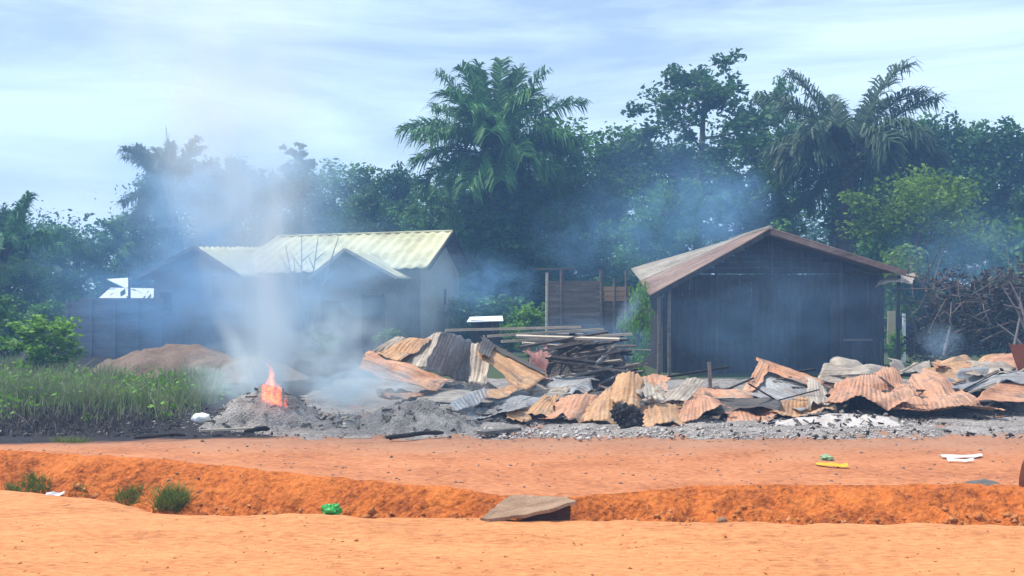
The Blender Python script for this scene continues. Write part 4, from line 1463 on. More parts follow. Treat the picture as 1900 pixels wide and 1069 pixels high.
def build_tree(name, seed, H, crown_r, crown_lo, leaf_n, leaf_s, leafm, barkm, shape='round', trunk_r=.25, airy=0.0, label=None, cat='tree'):
    """a tree at the origin: tapered trunk with limbs, crown of leaf clumps round the limb ends"""
    g = np.random.default_rng(seed)
    rr = random.Random(seed)
    t = thing(name, label or name, cat, (0, 0, 0))
    b = MB()
    lean = np.array((rr.uniform(-.06, .06), rr.uniform(-.06, .06)))
    pts, rad = [], []
    for i in range(9):
        u = i / 8
        pts.append((lean[0] * H * u + .15 * math.sin(u * 4 + seed), lean[1] * H * u + .12 * math.cos(u * 5 + seed), H * .88 * u))
        rad.append(trunk_r * (1 - .8 * u) + .02)
    b.tube(pts, rad, 8)
    clumps = []
    nl = rr.randint(10, 14)
    for k in range(nl):
        u = crown_lo + (0.97 - crown_lo) * (k + .5) / nl
        i0 = min(7, int(u * 8))
        base = lerp(pts[i0], pts[i0 + 1], u * 8 - i0)
        az = k * 2.4 + rr.uniform(-.5, .5)
        rel = (u - crown_lo) / (1 - crown_lo)
        if shape == 'round':
            reach = crown_r * math.sqrt(max(.08, 1 - (2 * rel - .9) ** 2)) * rr.uniform(.7, 1.1)
        elif shape == 'umbrella':
            reach = crown_r * (.35 + .75 * rel) * rr.uniform(.7, 1.1)
        else:
            reach = crown_r * (1 - .75 * rel) * rr.uniform(.7, 1.15)
        rise = reach * rr.uniform(.15, .7)
        q = []
        for i in range(5):
            s = i / 4
            q.append(base + np.array((math.cos(az) * reach * s, math.sin(az) * reach * s, rise * s ** 1.5)) + np.array((rr.uniform(-.12, .12), rr.uniform(-.12, .12), rr.uniform(-.1, .1))) * reach * .5 * (i > 0))
        r0 = trunk_r * (1 - .8 * u) * .55 + .02
        b.tube(q, [r0 * (1 - .8 * i / 4) for i in range(5)], 5)
        clumps += [(q[4], 1.0), (q[3], .95)]
        if rr.random() < .8 - airy * .4:
            clumps.append((q[2], .8))
        for _ in range(rr.randint(2, 3)):
            s0 = q[rr.randint(2, 4)]
            e = s0 + np.array((rr.uniform(-1, 1), rr.uniform(-1, 1), rr.uniform(-.35, .8))) * crown_r * .42
            b.tube([s0, lerp(s0, e, .5) + (0, 0, .06 * crown_r), e], [r0 * .4, r0 * .28, r0 * .12], 4)
            clumps.append((e, rr.uniform(.6, 1.0)))
    clumps.append((np.array(pts[-1]), 1.0))
    b.build('trunk', barkm, t, smooth=True)
    C, S_, T_ = [], [], []
    per = int(leaf_n / len(clumps))
    for c, k in clumps:
        rc = crown_r * (.30 - .10 * airy) * k * rr.uniform(.75, 1.2)
        # sub-clumps give uneven light and dark lumps
        for _ in range(3):
            cc = c + g.normal(0, .45, 3) * rc * (1, 1, .7)
            n = max(6, per // 3)
            dd = g.normal(0, 1, (n, 3))
            dd /= np.linalg.norm(dd, axis=1)[:, None]
            rad_ = g.random(n) ** .45
            P_ = cc + dd * rad_[:, None] * rc * .75 * np.array((1.15, 1.15, .75))
            C.append(P_)
            S_.append(leaf_s * g.uniform(.6, 1.3, n))
    C = np.concatenate(C)
    S_ = np.concatenate(S_)
    V, Fc, tone = leaf_quads(C, S_, gen=g)
    mk('crown', V, Fc, leafm, t, tone=tone)
    return t


PLACED = []


def copy_tree(src, label, group=None):
    """a copy of a thing and of its parts"""
    c = src.copy()
    COL.objects.link(c)
    for ch in [x for x in COL.objects if x.parent == src]:
        k = ch.copy()
        COL.objects.link(k)
        k.parent = c
    if label:
        c['label'] = label
    if group:
        c['group'] = group
    return c


USED = set()


def put(src, label, px, ytop, D, H0, rz=None, sx=1.0, group=None):
    """stand a tree so its top reaches pixel row ytop"""
    ztop = EYE + (HY - ytop) * D / F
    H0 = max(v.co.z for ch in COL.objects if ch.parent == src for v in ch.data.vertices)
    s = ztop / H0
    if src.name in USED:
        o = copy_tree(src, label, group)
    else:
        o = src
        USED.add(src.name)
        o['label'] = label
        if group:
            o['group'] = group
    o.location = (GX(px, D), D, 0)
    o.scale = (s * sx, s * sx, s)
    o.rotation_euler = (0, 0, R.uniform(0, 6.28) if rz is None else rz)
    return o


GT = 'trees standing behind the houses'
T1 = build_tree('broadleaf_tree', 1, 12, 3.6, .25, 10000, .155, M['leaf'], M['bark'])
T2 = build_tree('broadleaf_tree', 2, 12, 3.2, .15, 10000, .155, M['leafdark'], M['bark'], shape='cone')
T3 = build_tree('broadleaf_tree', 3, 12, 4.4, .30, 11000, .155, M['leafdark'], M['bark'])
T4 = build_tree('broadleaf_tree', 4, 12, 2.4, .30, 7500, .145, M['leaf'], M['bark'], shape='round')
TA = build_tree('tall_spreading_tree', 23, 16, 4.3, .52, 8500, .15, M['leafdark'], M['bark'], shape='round', airy=.8, trunk_r=.34)
TB = build_tree('yellow_green_tree', 8, 8, 3.7, .12, 15000, .125, M['leafbright'], M['bark'])
TS = build_tree('slender_tree', 9, 14, 1.2, .30, 3200, .16, M['leafdark'], M['bark'], shape='round', trunk_r=.16)
BU = build_tree('leafy_bush', 10, 2.2, 1.0, .05, 3200, .085, M['leafbush'], M['bark'], trunk_r=.05, cat='bush')
BD = build_tree('dark_bush', 14, 3.0, 1.5, .05, 3200, .11, M['leaf'], M['bark'], trunk_r=.06, cat='bush')

H12 = 13.6
put(TA, 'tall airy spreading tree rising above the roof of the dark house', 1300, 78, 60, 17.6, rz=.6)
put(T4, 'small airy crown between the tall spreading tree and right palm', 1432, 138, 64, H12, sx=.62)
put(T1, 'broad green tree right behind the big palm', 1100, 212, 63, H12)
put(T3, 'wide dark tree under the tall spreading tree', 1215, 222, 66, H12, sx=.9)
put(T2, 'dense dark tree filling the gap behind the small plank shack', 1130, 300, 56, H12)
put(T1, 'mid green tree behind the left roof slope of the dark house', 1235, 330, 50, H12, sx=.85)
put(T4, 'green leafy tree just left of the right palm trunk', 1425, 232, 56, H12, sx=1.1)
put(T3, 'low dark tree behind the ridge of the dark house', 1370, 330, 58, H12, sx=.85)
put(T3, 'broad dark tree behind the yellow green tree', 1735, 205, 62, H12, sx=.85)
put(T2, 'dark pointed tree beside the right frame edge', 1885, 210, 58, H12, sx=.9)
put(T4, 'dark rounded tree top between right palm and broad dark tree', 1680, 215, 64, H12)
put(T4, 'narrow dark tree top between the two dark trees at the right', 1812, 215, 60, H12, sx=.8)
put(TB, 'bright yellow green tree right of the right palm trunk', 1725, 312, 46, 9.2, sx=1.05)
put(BD, 'bluish green bush low at the right frame edge behind the brush', 1880, 400, 46, 3.5, sx=.72)
put(BD, 'green shrubs under the yellow green tree', 1640, 430, 47, 3.5, sx=.6)
put(T3, 'dark tree close behind the right side of the big palm', 1010, 300, 60, H12, sx=.8)
put(T2, 'dark tree low behind the left end of the small plank shack', 1045, 370, 54, H12, sx=1.0)
put(T1, 'dark tree low behind the gap between shack and dark house', 1165, 400, 52, H12, sx=1.0)
put(T2, 'dark tree behind the rounded tree and the palm', 860, 330, 68, H12, sx=1.0)
put(T3, 'dark tree filling the gap right of the right palm trunk', 1600, 380, 60, H12, sx=1.0)
put(T2, 'dark green tree behind the plank house right eave', 1620, 330, 56, H12, sx=.75)
# mid left behind the yellow roofed house
put(T1, 'rounded tree above the yellow ridge, left of the palm', 630, 288, 72, H12)
put(T2, 'dark tree with twin tops between rounded tree and palm', 748, 296, 70, H12, sx=.75)
put(T4, 'low tree tucked against the left side of the palm', 812, 338, 62, H12)
put(T4, 'light green sapling beside the right gable of the yellow roof', 846, 372, 57, H12, sx=.45)
put(TS, 'slender column tree rising above the yellow roof', 556, 262, 72, 14.6)
put(T3, 'smoke veiled wide tree above the yellow roof', 470, 285, 74, H12, sx=.8)
put(T1, 'smoke veiled tree left of the smoke column', 395, 290, 73, H12, sx=.8)
put(T2, 'smoke veiled tree at the left end of the hazy grove', 290, 305, 74, H12, sx=.7)
put(T3, 'low dark tree right behind the yellow ridge', 690, 340, 66, H12, sx=.8)
put(T1, 'dark tree between the yellow roof and the palm trunk', 790, 380, 60, H12, sx=.7)
# far left
put(T2, 'dark tree cut by the left frame edge', -5, 375, 62, H12, sx=.8)
put(T4, 'hazy tree over the board wall at the far left', 215, 395, 82, H12, sx=1.4)
put(T1, 'hazy spreading tree at the far left over the bright bush', 90, 408, 84, H12, sx=1.1)
put(T3, 'hazy low tree between the far left trees', 150, 425, 70, H12, sx=.8)
put(T3, 'dark low tree behind the bright bush at the left', 45, 470, 55, H12, sx=.8)
put(T1, 'low tree behind the white roofed shed', 255, 440, 76, H12, sx=1.0)
put(BU, 'bright green bush left of the board wall', 78, 582, 30, 2.5, sx=1.3)
put(BD, 'dark bush at the left frame edge beside the bright bush', -6, 540, 36, 3.5, sx=.9)
put(BD, 'dark green shrub behind the bright bush', 95, 555, 44, 3.5, sx=1.0)
put(BD, 'dark shrub growing in front of the yellow roofed house door', 720, 608, 42, 3.5, sx=1.1)
put(BD, 'dark shrub under the smoke before the house', 600, 612, 42, 3.5, sx=1.1)
put(BU, 'green bush under the big palm beside the shack', 985, 560, 42, 2.5, sx=.9)
put(BD, 'shadowy undergrowth bush right of the coop', 945, 545, 47, 3.5, sx=1.2)
put(BD, 'shadowy undergrowth bush left of the coop', 872, 540, 50, 3.5, sx=1.0)
put(BU, 'thin green creeper bush at the left corner of the dark house', 1186, 520, 29.5, 2.5, sx=.32)
put(BU, 'small green bush right of the dark house', 1662, 612, 36, 2.5, sx=.7)

# far wood reads as one mass
C, S_ = [], []
g = np.random.default_rng(77)
for i in range(230):
    px = g.uniform(-350, 2250)
    D = g.uniform(88, 125)
    yt = 405 + 25 * g.random() if px < 240 else (330 + 50 * g.random() if px < 860 else 260 + 60 * g.random())
    zt = EYE + (HY - yt) * D / F
    for k in range(5):
        zc = zt * (1 - k * .2) - 1.2
        n = 120
        c = np.array((GX(px, D) + g.normal(0, .8), D + g.normal(0, .8), zc))
        C.append(c + g.normal(0, 1, (n, 3)) * (1.7, 1.7, .9))
        S_.append(g.uniform(.12, .30, n))
V, Fc, tone = leaf_quads(np.concatenate(C), np.concatenate(S_), gen=g)
o = mk('far_forest', V, Fc, M['leafdark'], loc=(0, 100, 0), tone=tone)
tag(o, 'hazy far forest closing off the view behind all the trees', 'forest', kind='stuff')
# undergrowth band in front of the forest
C, S_ = [], []
for i in range(260):
    px = g.uniform(-250, 2150)
    D = g.uniform(57, 86)
    zt = g.uniform(1.2, 3.8)
    n = 60
    c = np.array((GX(px, D), D, zt * .5))
    C.append(c + g.normal(0, 1, (n, 3)) * (1.3, 1.0, zt * .33))
    S_.append(g.uniform(.14, .34, n))
V, Fc, tone = leaf_quads(np.concatenate(C), np.concatenate(S_), gen=g)
V[:, 2] = np.maximum(V[:, 2], 0)
o = mk('undergrowth', V, Fc, M['leafdark'], loc=(0, 65, 0), tone=tone)
tag(o, 'dark tangled undergrowth along the foot of the trees', 'undergrowth', kind='stuff')


# oil palms
def frond_mesh(seed, start, az, el, length, droop, leafl, pairs=105):
    """rachis + leaflets; returns MB for the rachis and arrays for leaflets"""
    g = np.random.default_rng(seed)
    n = 14
    pts = [np.array(start, float)]
    d = np.array((math.cos(az) * math.cos(el), math.sin(az) * math.cos(el), math.sin(el)))
    st = length / n
    dirs = []
    for i in range(n):
        dirs.append(d.copy())
        pts.append(pts[-1] + d * st)
        d = d + np.array((0, 0, -droop * (0.3 + 1.4 * i / n) / n))
        d /= np.linalg.norm(d)
    dirs.append(d)
    V, Fc, T = [], [], []
    rb = MB()
    rb.tube(pts, [.055 * (1 - .85 * i / n) + .006 for i in range(n + 1)], 4)
    RV, RF = np.array(rb.V), rb.F
    k = 0
    for i in range(pairs):
        s = .13 + .87 * (i + .5) / pairs
        f = s * n
        i0 = min(n - 1, int(f))
        p = lerp(pts[i0], pts[i0 + 1], f - i0)
        dd = dirs[i0]
        side = np.cross(dd, (0, 0, 1.0))
        if np.linalg.norm(side) < .2:
            side = np.array((-math.sin(az), math.cos(az), 0))
        side /= np.linalg.norm(side)
        upv = np.cross(side, dd)
        ll = leafl * (math.sin(math.pi * (.14 + .72 * s)) ** .45) * g.uniform(.8, 1.1)
        for sg in (-1, 1):
            a = side * sg * .80 + dd * (.50 + .3 * s) + upv * g.uniform(-.25, .95)
            a /= np.linalg.norm(a)
            wv = np.cross(a, upv)
            wv /= np.linalg.norm(wv)
            wv = wv * .046 + upv * g.uniform(-.02, .02)
            m1 = p + a * ll * .55 + np.array((0, 0, -.05 * ll))
            e = p + a * ll * .92 + np.array((0, 0, -.42 * ll * g.uniform(.5, 1.6)))
            V += [p - wv * .5, p + wv * .5, m1 - wv, m1 + wv, e - wv * .15, e + wv * .15]
            Fc += [(k, k + 1, k + 3, k + 2), (k + 2, k + 3, k + 5, k + 4)]
            tn = g.random()
            T += [tn] * 6
            k += 6
    V = np.array(V)
    return RV, RF, V, Fc, T


def palm(label, px, D, base_tr, crown_z, fronds, leafm, leafl, trunk_r, vines=None, dead=0):
    X = GX(px, D)
    t = thing('oil_palm', label, 'palm tree', (X, D, 0))
    b = MB()
    pts = [(X + .1 * math.sin(i * .8), D, crown_z * i / 10) for i in range(11)]
    b.tube(pts, [trunk_r * (1.15 - .25 * i / 10) for i in range(11)], 10)
    for i in range(90):      # stubs of old fronds
        z_ = crown_z * (.15 + .85 * R.random())
        a = R.uniform(0, 6.28)
        p = np.array((X + math.cos(a) * trunk_r * .9, D + math.sin(a) * trunk_r * .9, z_))
        e = p + np.array((math.cos(a) * .3, math.sin(a) * .3, .35))
        b.bar(p, e, .14, .06)
    b.build('trunk', M['palmbark'], t)
    for i, (az, el, ln, dr) in enumerate(fronds):
        st = (X + math.cos(az) * trunk_r * .7, D + math.sin(az) * trunk_r * .7, crown_z - .3 + .5 * max(0, math.sin(el)))
        RV, RF, V, Fc, T = frond_mesh(int(px * 10 + i), st, az, el, ln, dr, leafl)
        n0 = len(V)
        Vall = np.concatenate([V, RV])
        Fall = list(Fc) + [tuple(k + n0 for k in f) for f in RF]
        mk('frond', Vall, Fall, leafm, t, tone=list(T) + [.5] * len(RV))
    if vines:
        g = np.random.default_rng(int(px))
        C, S_ = [], []
        for (vx, vy, rx, rz_, n) in vines:
            p = P(vx, vy, D)
            d = g.normal(0, 1, (n, 3))
            d /= np.linalg.norm(d, axis=1)[:, None]
            d *= (g.random(n) ** .4)[:, None]
            C.append(p + d * (rx, rx * .8, rz_) + g.normal(0, .12, (n, 3)))
            S_.append(g.uniform(.10, .24, n))
        V, Fc, tone = leaf_quads(np.concatenate(C), np.concatenate(S_), gen=g)
        V[:, 2] = np.maximum(V[:, 2], 0.02)
        mk('vine', V, Fc, M['vine'], t, tone=tone)
    return t


fr = []
R2 = random.Random(5)
# hand set outline fronds (az: 0=right, pi=left, -pi/2=towards camera)
for az, el, ln, dr in ((2.6, 1.46, 4.6, .35), (1.2, 1.42, 5.0, .25), (2.2, 1.3, 4.7, .5), (.9, 1.2, 4.8, .6), (3.0, 1.12, 4.9, .75), (0.15, 1.15, 4.9, .75), (3.1, .62, 5.0, 1.3), (0.05, .80, 5.4, 1.1), (.6, 1.3, 4.6, .6), (3.6, 1.3, 4.4, .8),
                       (3.25, .15, 4.0, .9), (0.2, .25, 4.6, .95), (2.6, .8, 4.6, .7), (.6, .9, 4.6, .7), (-1.9, .75, 4.0, 1.3),
                       (-1.0, .8, 4.6, .9), (-2.2, .8, 4.6, .9), (1.57, .8, 4.6, .7), (-1.57, .4, 4.4, 1.0), (-2.7, .45, 4.4, 1.0), (-.5, .4, 4.5, 1.0)):
    fr.append((az, el, ln, dr))
for i in range(16):
    fr.append((R2.uniform(0, 6.28), R2.uniform(-.35, .7), R2.uniform(3.6, 4.6), R2.uniform(.8, 1.3)))
palm('big oil palm with vine wrapped trunk between the two houses', 915, 56, 0, 9.9, [(a, e, l_ * .93, d_) for a, e, l_, d_ in fr], M['palmleaf'], 1.3, .45,
     vines=[(925, 330, 1.5, 1.3, 1500), (915, 400, 1.7, 1.6, 2000), (935, 470, 1.9, 1.6, 2000), (950, 530, 2.2, 1.5, 2000), (880, 480, .9, 2.4, 900), (985, 430, 1.0, 2.4, 1000), (900, 560, 1.2, 1.2, 700)])
fr = []
for az, el, ln, dr in ((2.7, 1.25, 4.6, 1.3), (3.0, 1.0, 4.8, 1.5), (0.2, 1.22, 5.3, 1.35), (0.1, .80, 5.0, .75), (.1, 1.05, 4.8, 1.5), (3.2, .5, 3.4, 1.4),
                       (.7, 1.0, 4.4, 1.2), (2.4, 1.0, 4.0, 1.2), (-1.3, .65, 3.4, 1.9), (-.9, .7, 3.8, 1.7), (-2.3, .7, 3.8, 1.7), (0.0, .35, 4.2, 1.3), (1.6, 1.1, 4.4, 1.3)):
    fr.append((az, el, ln, dr))
for i in range(16):
    fr.append((R2.uniform(0, 6.28), R2.uniform(-.5, .6), R2.uniform(3.0, 4.2), R2.uniform(1.0, 1.7)))
palm('ragged grey green oil palm behind the dark plank house', 1570, 52, 0, 9.0, fr, M['palmleafgrey'], 1.35, .55,
     vines=[(1565, 330, .9, 1.0, 300), (1560, 400, 1.0, 1.4, 400)])
fr = [(R2.uniform(0, 6.28), R2.uniform(-.2, 1.3), R2.uniform(3.0, 4.2), R2.uniform(.8, 1.3)) for i in range(20)]
palm('smoke veiled palm at the left of the hazy grove', 315, 70, 0, 9.2, fr, M['palmleafgrey'], .9, .3)
fr = [(R2.uniform(0, 6.28), R2.uniform(-.2, 1.3), R2.uniform(2.4, 3.2), R2.uniform(.8, 1.3)) for i in range(18)]
palm('small dark palm beside the left frame edge', 15, 58, 0, 5.0, fr, M['palmleaf'], .8, .25)


def bare_tree(name, label, base, tips, r0, m):
    """dead stem with bare branches: base point, list of tip points"""
    b = MB()
    base = np.array(base)
    for i, tp in enumerate(tips):
        tp = np.array(tp)
        mid = lerp(base, tp, .5) + np.array((R.uniform(-.1, .1), R.uniform(-.1, .1), R.uniform(0, .2)))
        b.tube([base, lerp(base, mid, .5), mid, tp], [r0, r0 * .75, r0 * .5, r0 * .2], 5)
        for k in range(2):
            s = lerp(mid, tp, R.uniform(.1, .6))
            e = s + np.array((R.uniform(-.6, .6), R.uniform(-.4, .4), R.uniform(.3, .9)))
            b.tube([s, lerp(s, e, .5), e], [r0 * .35, r0 * .25, r0 * .1], 4)
    return tag(b.build(name, m), label, 'dead tree')


bare_tree('bare_sapling', 'bare leafless sapling in front of the yellow roof', P(570, 650, 41), [P(530, 455, 41), P(560, 440, 41), P(590, 442, 41), P(628, 440, 41.3), P(545, 480, 41)], .07, M['barkpale'])
bare_tree('dead_tree', 'tall dead snag poking out of the smoke above the grove', P(322, 420, 69), [P(308, 236, 69), P(330, 290, 69), P(300, 310, 68.6)], .12, M['barkpale'])


# brush pile on the right
def brush_pile():
    t = thing('brush_pile', 'tangled brown brush pile with bare branches right of the dark house', 'brush pile', (GX(1800, 31), 31, 0))
    g = np.random.default_rng(41)
    C, S_ = [], []
    for (vx, vy, rx, rz_, n) in ((1790, 600, 1.3, 1.1, 1300), (1880, 590, 1.4, 1.3, 1500), (1720, 640, .8, .7, 600), (1850, 540, .9, .7, 700), (1770, 540, .8, .7, 500), (1930, 560, 1.2, 1.6, 900)):
        p = P(vx, vy, 31.5)
        d = g.normal(0, 1, (n, 3))
        d /= np.linalg.norm(d, axis=1)[:, None]
        d *= (g.random(n) ** .45)[:, None]
        C.append(p + d * (rx, rx * .7, rz_))
        S_.append(g.uniform(.05, .13, n))
    V, Fc, tone = leaf_quads(np.concatenate(C), np.concatenate(S_), gen=g, aspect=.35)
    V[:, 2] = np.maximum(V[:, 2], .02)
    tag(mk('dry_leaves', V, Fc, M['brush'], t, tone=tone), kind='stuff')
    b = MB()
    for i in range(170):
        px, py = R.uniform(1690, 1950), R.uniform(515, 680)
        D_ = 31 + R.uniform(-.9, 1.2)
        p = P(px, py, D_)
        l_ = R.uniform(.5, 1.6)
        a, e = R.uniform(0, 6.28), R.gauss(.3, .7)
        d = np.array((math.cos(a) * math.cos(e), .5 * math.sin(a), math.sin(e))) * l_
        q = p + d
        q[2] = max(.03, q[2])
        p[2] = max(.03, p[2])
        b.tube([p, lerp(p, q, .5) + (R.uniform(-.08, .08), 0, R.uniform(-.08, .08)), q], [.022, .016, .006], 4)
    tag(b.build('twigs', M['bark'], t), kind='stuff')
    for (a, c) in (((1912, 640), (1858, 530)), ((1905, 610), (1872, 520)), ((1880, 650), (1893, 540)), ((1925, 590), (1862, 565)), ((1910, 660), (1850, 600)), ((1750, 660), (1765, 560))):
        p, q = P(*a, 30.2), P(*c, 30.6)
        MB().tube([p, lerp(p, q, .5) + (.08, 0, .05), q], [.04, .03, .012], 5).build('branch', M['barkpale'], t)


brush_pile()


# grasses
def blades(n, place, hmin, hmax, wdt, lean, gen, tall=0.0):
    V, Fc, T = [], [], []
    k = 0
    for i in range(n):
        x, y, z = place(i)
        h_ = gen.uniform(hmin, hmax) * (1 + tall * mn.noise((x * .9, y * .7, 2))) * (1.35 if tall and gen.random() < .06 else 1)
        a = gen.uniform(0, 6.28)
        ln = gen.normal(0, lean) * h_
        ox, oy = math.cos(a) * ln, math.sin(a) * ln
        b_ = gen.uniform(0, 3.14)
        wx, wy = math.cos(b_) * wdt, math.sin(b_) * wdt
        V += [(x - wx, y - wy, z), (x + wx, y + wy, z), (x + ox * .4 - wx * .8, y + oy * .4 - wy * .8, z + h_ * .6), (x + ox * .4 + wx * .8, y + oy * .4 + wy * .8, z + h_ * .6), (x + ox, y + oy, z + h_)]
        Fc += [(k, k + 1, k + 3, k + 2), (k + 2, k + 3, k + 4)]
        T += [gen.random()] * 5
        k += 5
    return V, Fc, T


gg = np.random.default_rng(5)


def patch(px0, px1, d0, d1, dens=None):
    def f(i):
        while True:
            D_ = gg.uniform(d0, d1)
            px = gg.uniform(px0, px1)
            x = GX(px, D_)
            if dens == 2 and D_ < 21.0 + 2.4 * mn.noise((x * .6, 4, 4)) + .8 * mn.noise((x * 2.5, 9, 4)) and gg.random() < .93:
                continue
            if dens == 1 and gg.random() < sstep(90, 340, px) * .75 + .5 * sstep(18.6, 16.6, D_) + .35 * mn.noise((x * .8, D_ * .9, 5)):
                continue
            if mn.noise((x * .5, D_ * .5, 3)) > -.35 + .5 * sstep(320, 430, px):
                return (x, D_, ground_h(x, D_) - .01)
    return f


V, Fc, T = blades(15000, patch(-120, 405, 18.6, 27.5, 2), .12, .50, .010, .62, gg, 1.0)
tag(mk('tall_grass', V, Fc, M['grass'], loc=(0, 0, 0), tone=T), 'tall grey green grass left of the fire', 'grass', kind='stuff')
V, Fc, T = blades(2500, patch(-120, 140, 28, 34), .25, .55, .016, .35, gg)
tag(mk('tall_grass', V, Fc, M['grass'], loc=(0, 0, 0), tone=T), 'grass around the foot of the bright bush at the left', 'grass', kind='stuff')
V, Fc, T = blades(3200, patch(-120, 330, 16.2, 21.0, 1), .03, .22, .008, .8, gg, .9)
tag(mk('scorched_grass', V, Fc, M['burntgrass'], loc=(0, 0, 0), tone=T), 'scorched dark grass stubble in front of the tall grass', 'grass', kind='stuff')


C, S_ = [], []
for i in range(190):
    p = patch(-120, 400, 18.8, 27, 2)(0)
    hh = gg.uniform(.10, .55)
    n = 26
    C.append(np.array(p) + (0, 0, hh * .55) + gg.normal(0, 1, (n, 3)) * (.17, .17, hh * .28))
    S_.append(gg.uniform(.03, .075, n))
V, Fc, tone = leaf_quads(np.concatenate(C), np.concatenate(S_), gen=gg)
V[:, 2] = np.maximum(V[:, 2], .01)
tag(mk('weeds', V, Fc, M['leafbush'], loc=(0, 0, 0), tone=tone), 'broad leaved weeds scattered through the tall grass', 'weeds', kind='stuff')
chips('burnt_litter', 900, on_ground(-120, 340, 16.3, 20.5), .015, .10, M['char'], 'black burnt litter on the scorched ground at the left', 'burnt litter', flat=.4)
chips('burnt_litter', 260, on_ground(-60, 380, 16.6, 20.0), .015, .07, M['ash'], 'grey ash flakes on the scorched ground at the left', 'ash flakes', flat=.3)


def tuft(label, px, py, D, wx, h_, n):
    if py > 850:
        best = 1e9
        for k in range(40, 100):
            x = GX(px, 11.5)
            e, t_ = road_edge(x), bank_top(x)
            Y = e + (t_ - e) * k / 100
            x = GX(px, Y)
            er = abs(HY - (ground_h(x, Y) - EYE) * F / Y - py)
            if er < best:
                best, D = er, Y
    c = P(px, py, D)
    V, Fc, T = [], [], []
    gz = np.random.default_rng(int(px))

    def f(i):
        a, r = gz.uniform(0, 6.28), math.sqrt(gz.random())
        x, y = c[0] + math.cos(a) * r * wx, D + math.sin(a) * r * .14
        return (x, y, ground_h(x, y) - .02)
    V, Fc, T = blades(n, f, h_ * .25, h_ * .95, .0045, 1.0, gz)
    tag(mk('grass_tuft', V, Fc, M['tuft'], tone=T), label, 'grass tuft', 'grass tufts in the ditch')


tuft('wide low grass tuft in the ditch nearest the left frame edge', 52, 908, 11.75, .26, .15, 620)
tuft('bushy green grass tuft in the ditch, tallest of the tufts', 318, 938, 11.0, .18, .25, 900)
tuft('sparse olive grass tuft left of the tallest tuft', 240, 925, 11.5, .15, .16, 360)
tuft('faint dry grass tuft between the left two tufts', 140, 930, 11.5, .12, .12, 180)
tuft('pale dry grass patch at the bank top below the scorched grass', 135, 828, 15.4, .3, .13, 260)


# ------------------------------------------------------------------ smoke and haze
def smokemat(name, dens, col, nscale=1.2, cut=(.38, .68), stretch=(1, 1, 1), power=1.4, plume=None, detail=4, aniso=0.0):
    m, t = newmat(name)
    n = t.nodes.new
    l = t.links.new

    def math_(op, a, b_=None, c_=None):
        x = n('ShaderNodeMath')
        x.operation = op
        for i, v in enumerate((a, b_, c_)):
            if v is None:
                continue
            if isinstance(v, (int, float)):
                x.inputs[i].default_value = v
            else:
                l(v, x.inputs[i])
        return x.outputs['Value']
    o = n('ShaderNodeOutputMaterial')
    pv = n('ShaderNodeVolumePrincipled')
    pv.inputs['Color'].default_value = (*col, 1)
    pv.inputs['Anisotropy'].default_value = aniso
    c = n('ShaderNodeTexCoord')
    mp_ = n('ShaderNodeMapping')
    mp_.inputs['Scale'].default_value = stretch
    nz_ = n('ShaderNodeTexNoise')
    nz_.inputs['Scale'].default_value = nscale
    nz_.inputs['Detail'].default_value = detail
    nz_.inputs['Distortion'].default_value = 1.1
    l(c.outputs['Object'], mp_.inputs['Vector'])
    l(mp_.outputs['Vector'], nz_.inputs['Vector'])
    mr = n('ShaderNodeMapRange')
    mr.interpolation_type = 'SMOOTHSTEP'
    mr.inputs['From Min'].default_value = cut[0]
    mr.inputs['From Max'].default_value = cut[1]
    mr.inputs['To Min'].default_value = .12
    l(nz_.outputs['Fac'], mr.inputs['Value'])
    if plume is None:
        ln = n('ShaderNodeVectorMath')
        ln.operation = 'LENGTH'
        l(c.outputs['Object'], ln.inputs[0])
        fall = math_('MAXIMUM', math_('SUBTRACT', 1.0, ln.outputs['Value']), 0.0)
        fall = math_('POWER', fall, power)
        dd = math_('MULTIPLY', math_('MULTIPLY', fall, mr.outputs['Result']), dens)
    else:
        r0, r1, bx, bx2, H, topk = plume
        s = n('ShaderNodeSeparateXYZ')
        l(c.outputs['Object'], s.inputs['Vector'])
        zz = s.outputs['Z']
        axx = math_('ADD', math_('MULTIPLY', zz, bx), math_('MULTIPLY', math_('MULTIPLY', zz, zz), bx2))
        dx = math_('SUBTRACT', s.outputs['X'], axx)
        rad = math_('MULTIPLY_ADD', zz, r1, r0)
        rr = math_('DIVIDE', math_('SQRT', math_('ADD', math_('MULTIPLY', dx, dx), math_('MULTIPLY', s.outputs['Y'], s.outputs['Y']))), rad)
        fall = math_('POWER', math_('MAXIMUM', math_('SUBTRACT', 1.0, rr), 0.0), power)
        # thins out as it widens
        thin = math_('DIVIDE', r0, rad)
        thin = math_('POWER', thin, topk)
        dd = math_('MULTIPLY', math_('MULTIPLY', math_('MULTIPLY', fall, mr.outputs['Result']), thin), dens)
    l(dd, pv.inputs['Density'])
    l(pv.outputs['Volume'], o.inputs['Volume'])
    return m


def smoke_puff(label, c, size, dens, col, nscale=2.3, cut=(.40, .64), power=1.2, ry=0.0, stretch=(1, 1, 1)):
    V, Fc = [], []
    n1, n2 = 12, 20
    for i in range(n1 + 1):
        for j in range(n2):
            th, ph = math.pi * i / n1, 2 * math.pi * j / n2
            V.append((1.02 * math.sin(th) * math.cos(ph), 1.02 * math.sin(th) * math.sin(ph), 1.02 * math.cos(th)))
    for i in range(n1):
        for j in range(n2):
            Fc.append((i * n2 + j, (i + 1) * n2 + j, (i + 1) * n2 + (j + 1) % n2, i * n2 + (j + 1) % n2))
    o = mk('smoke', V, Fc, smokemat('smoke_gas', dens, col, nscale, cut, stretch, power), loc=(0, 0, 0))
    o.location = tuple(c)
    o.scale = tuple(size)
    o.rotation_euler = (0, ry, 0)
    return tag(o, label, 'smoke', kind='stuff')


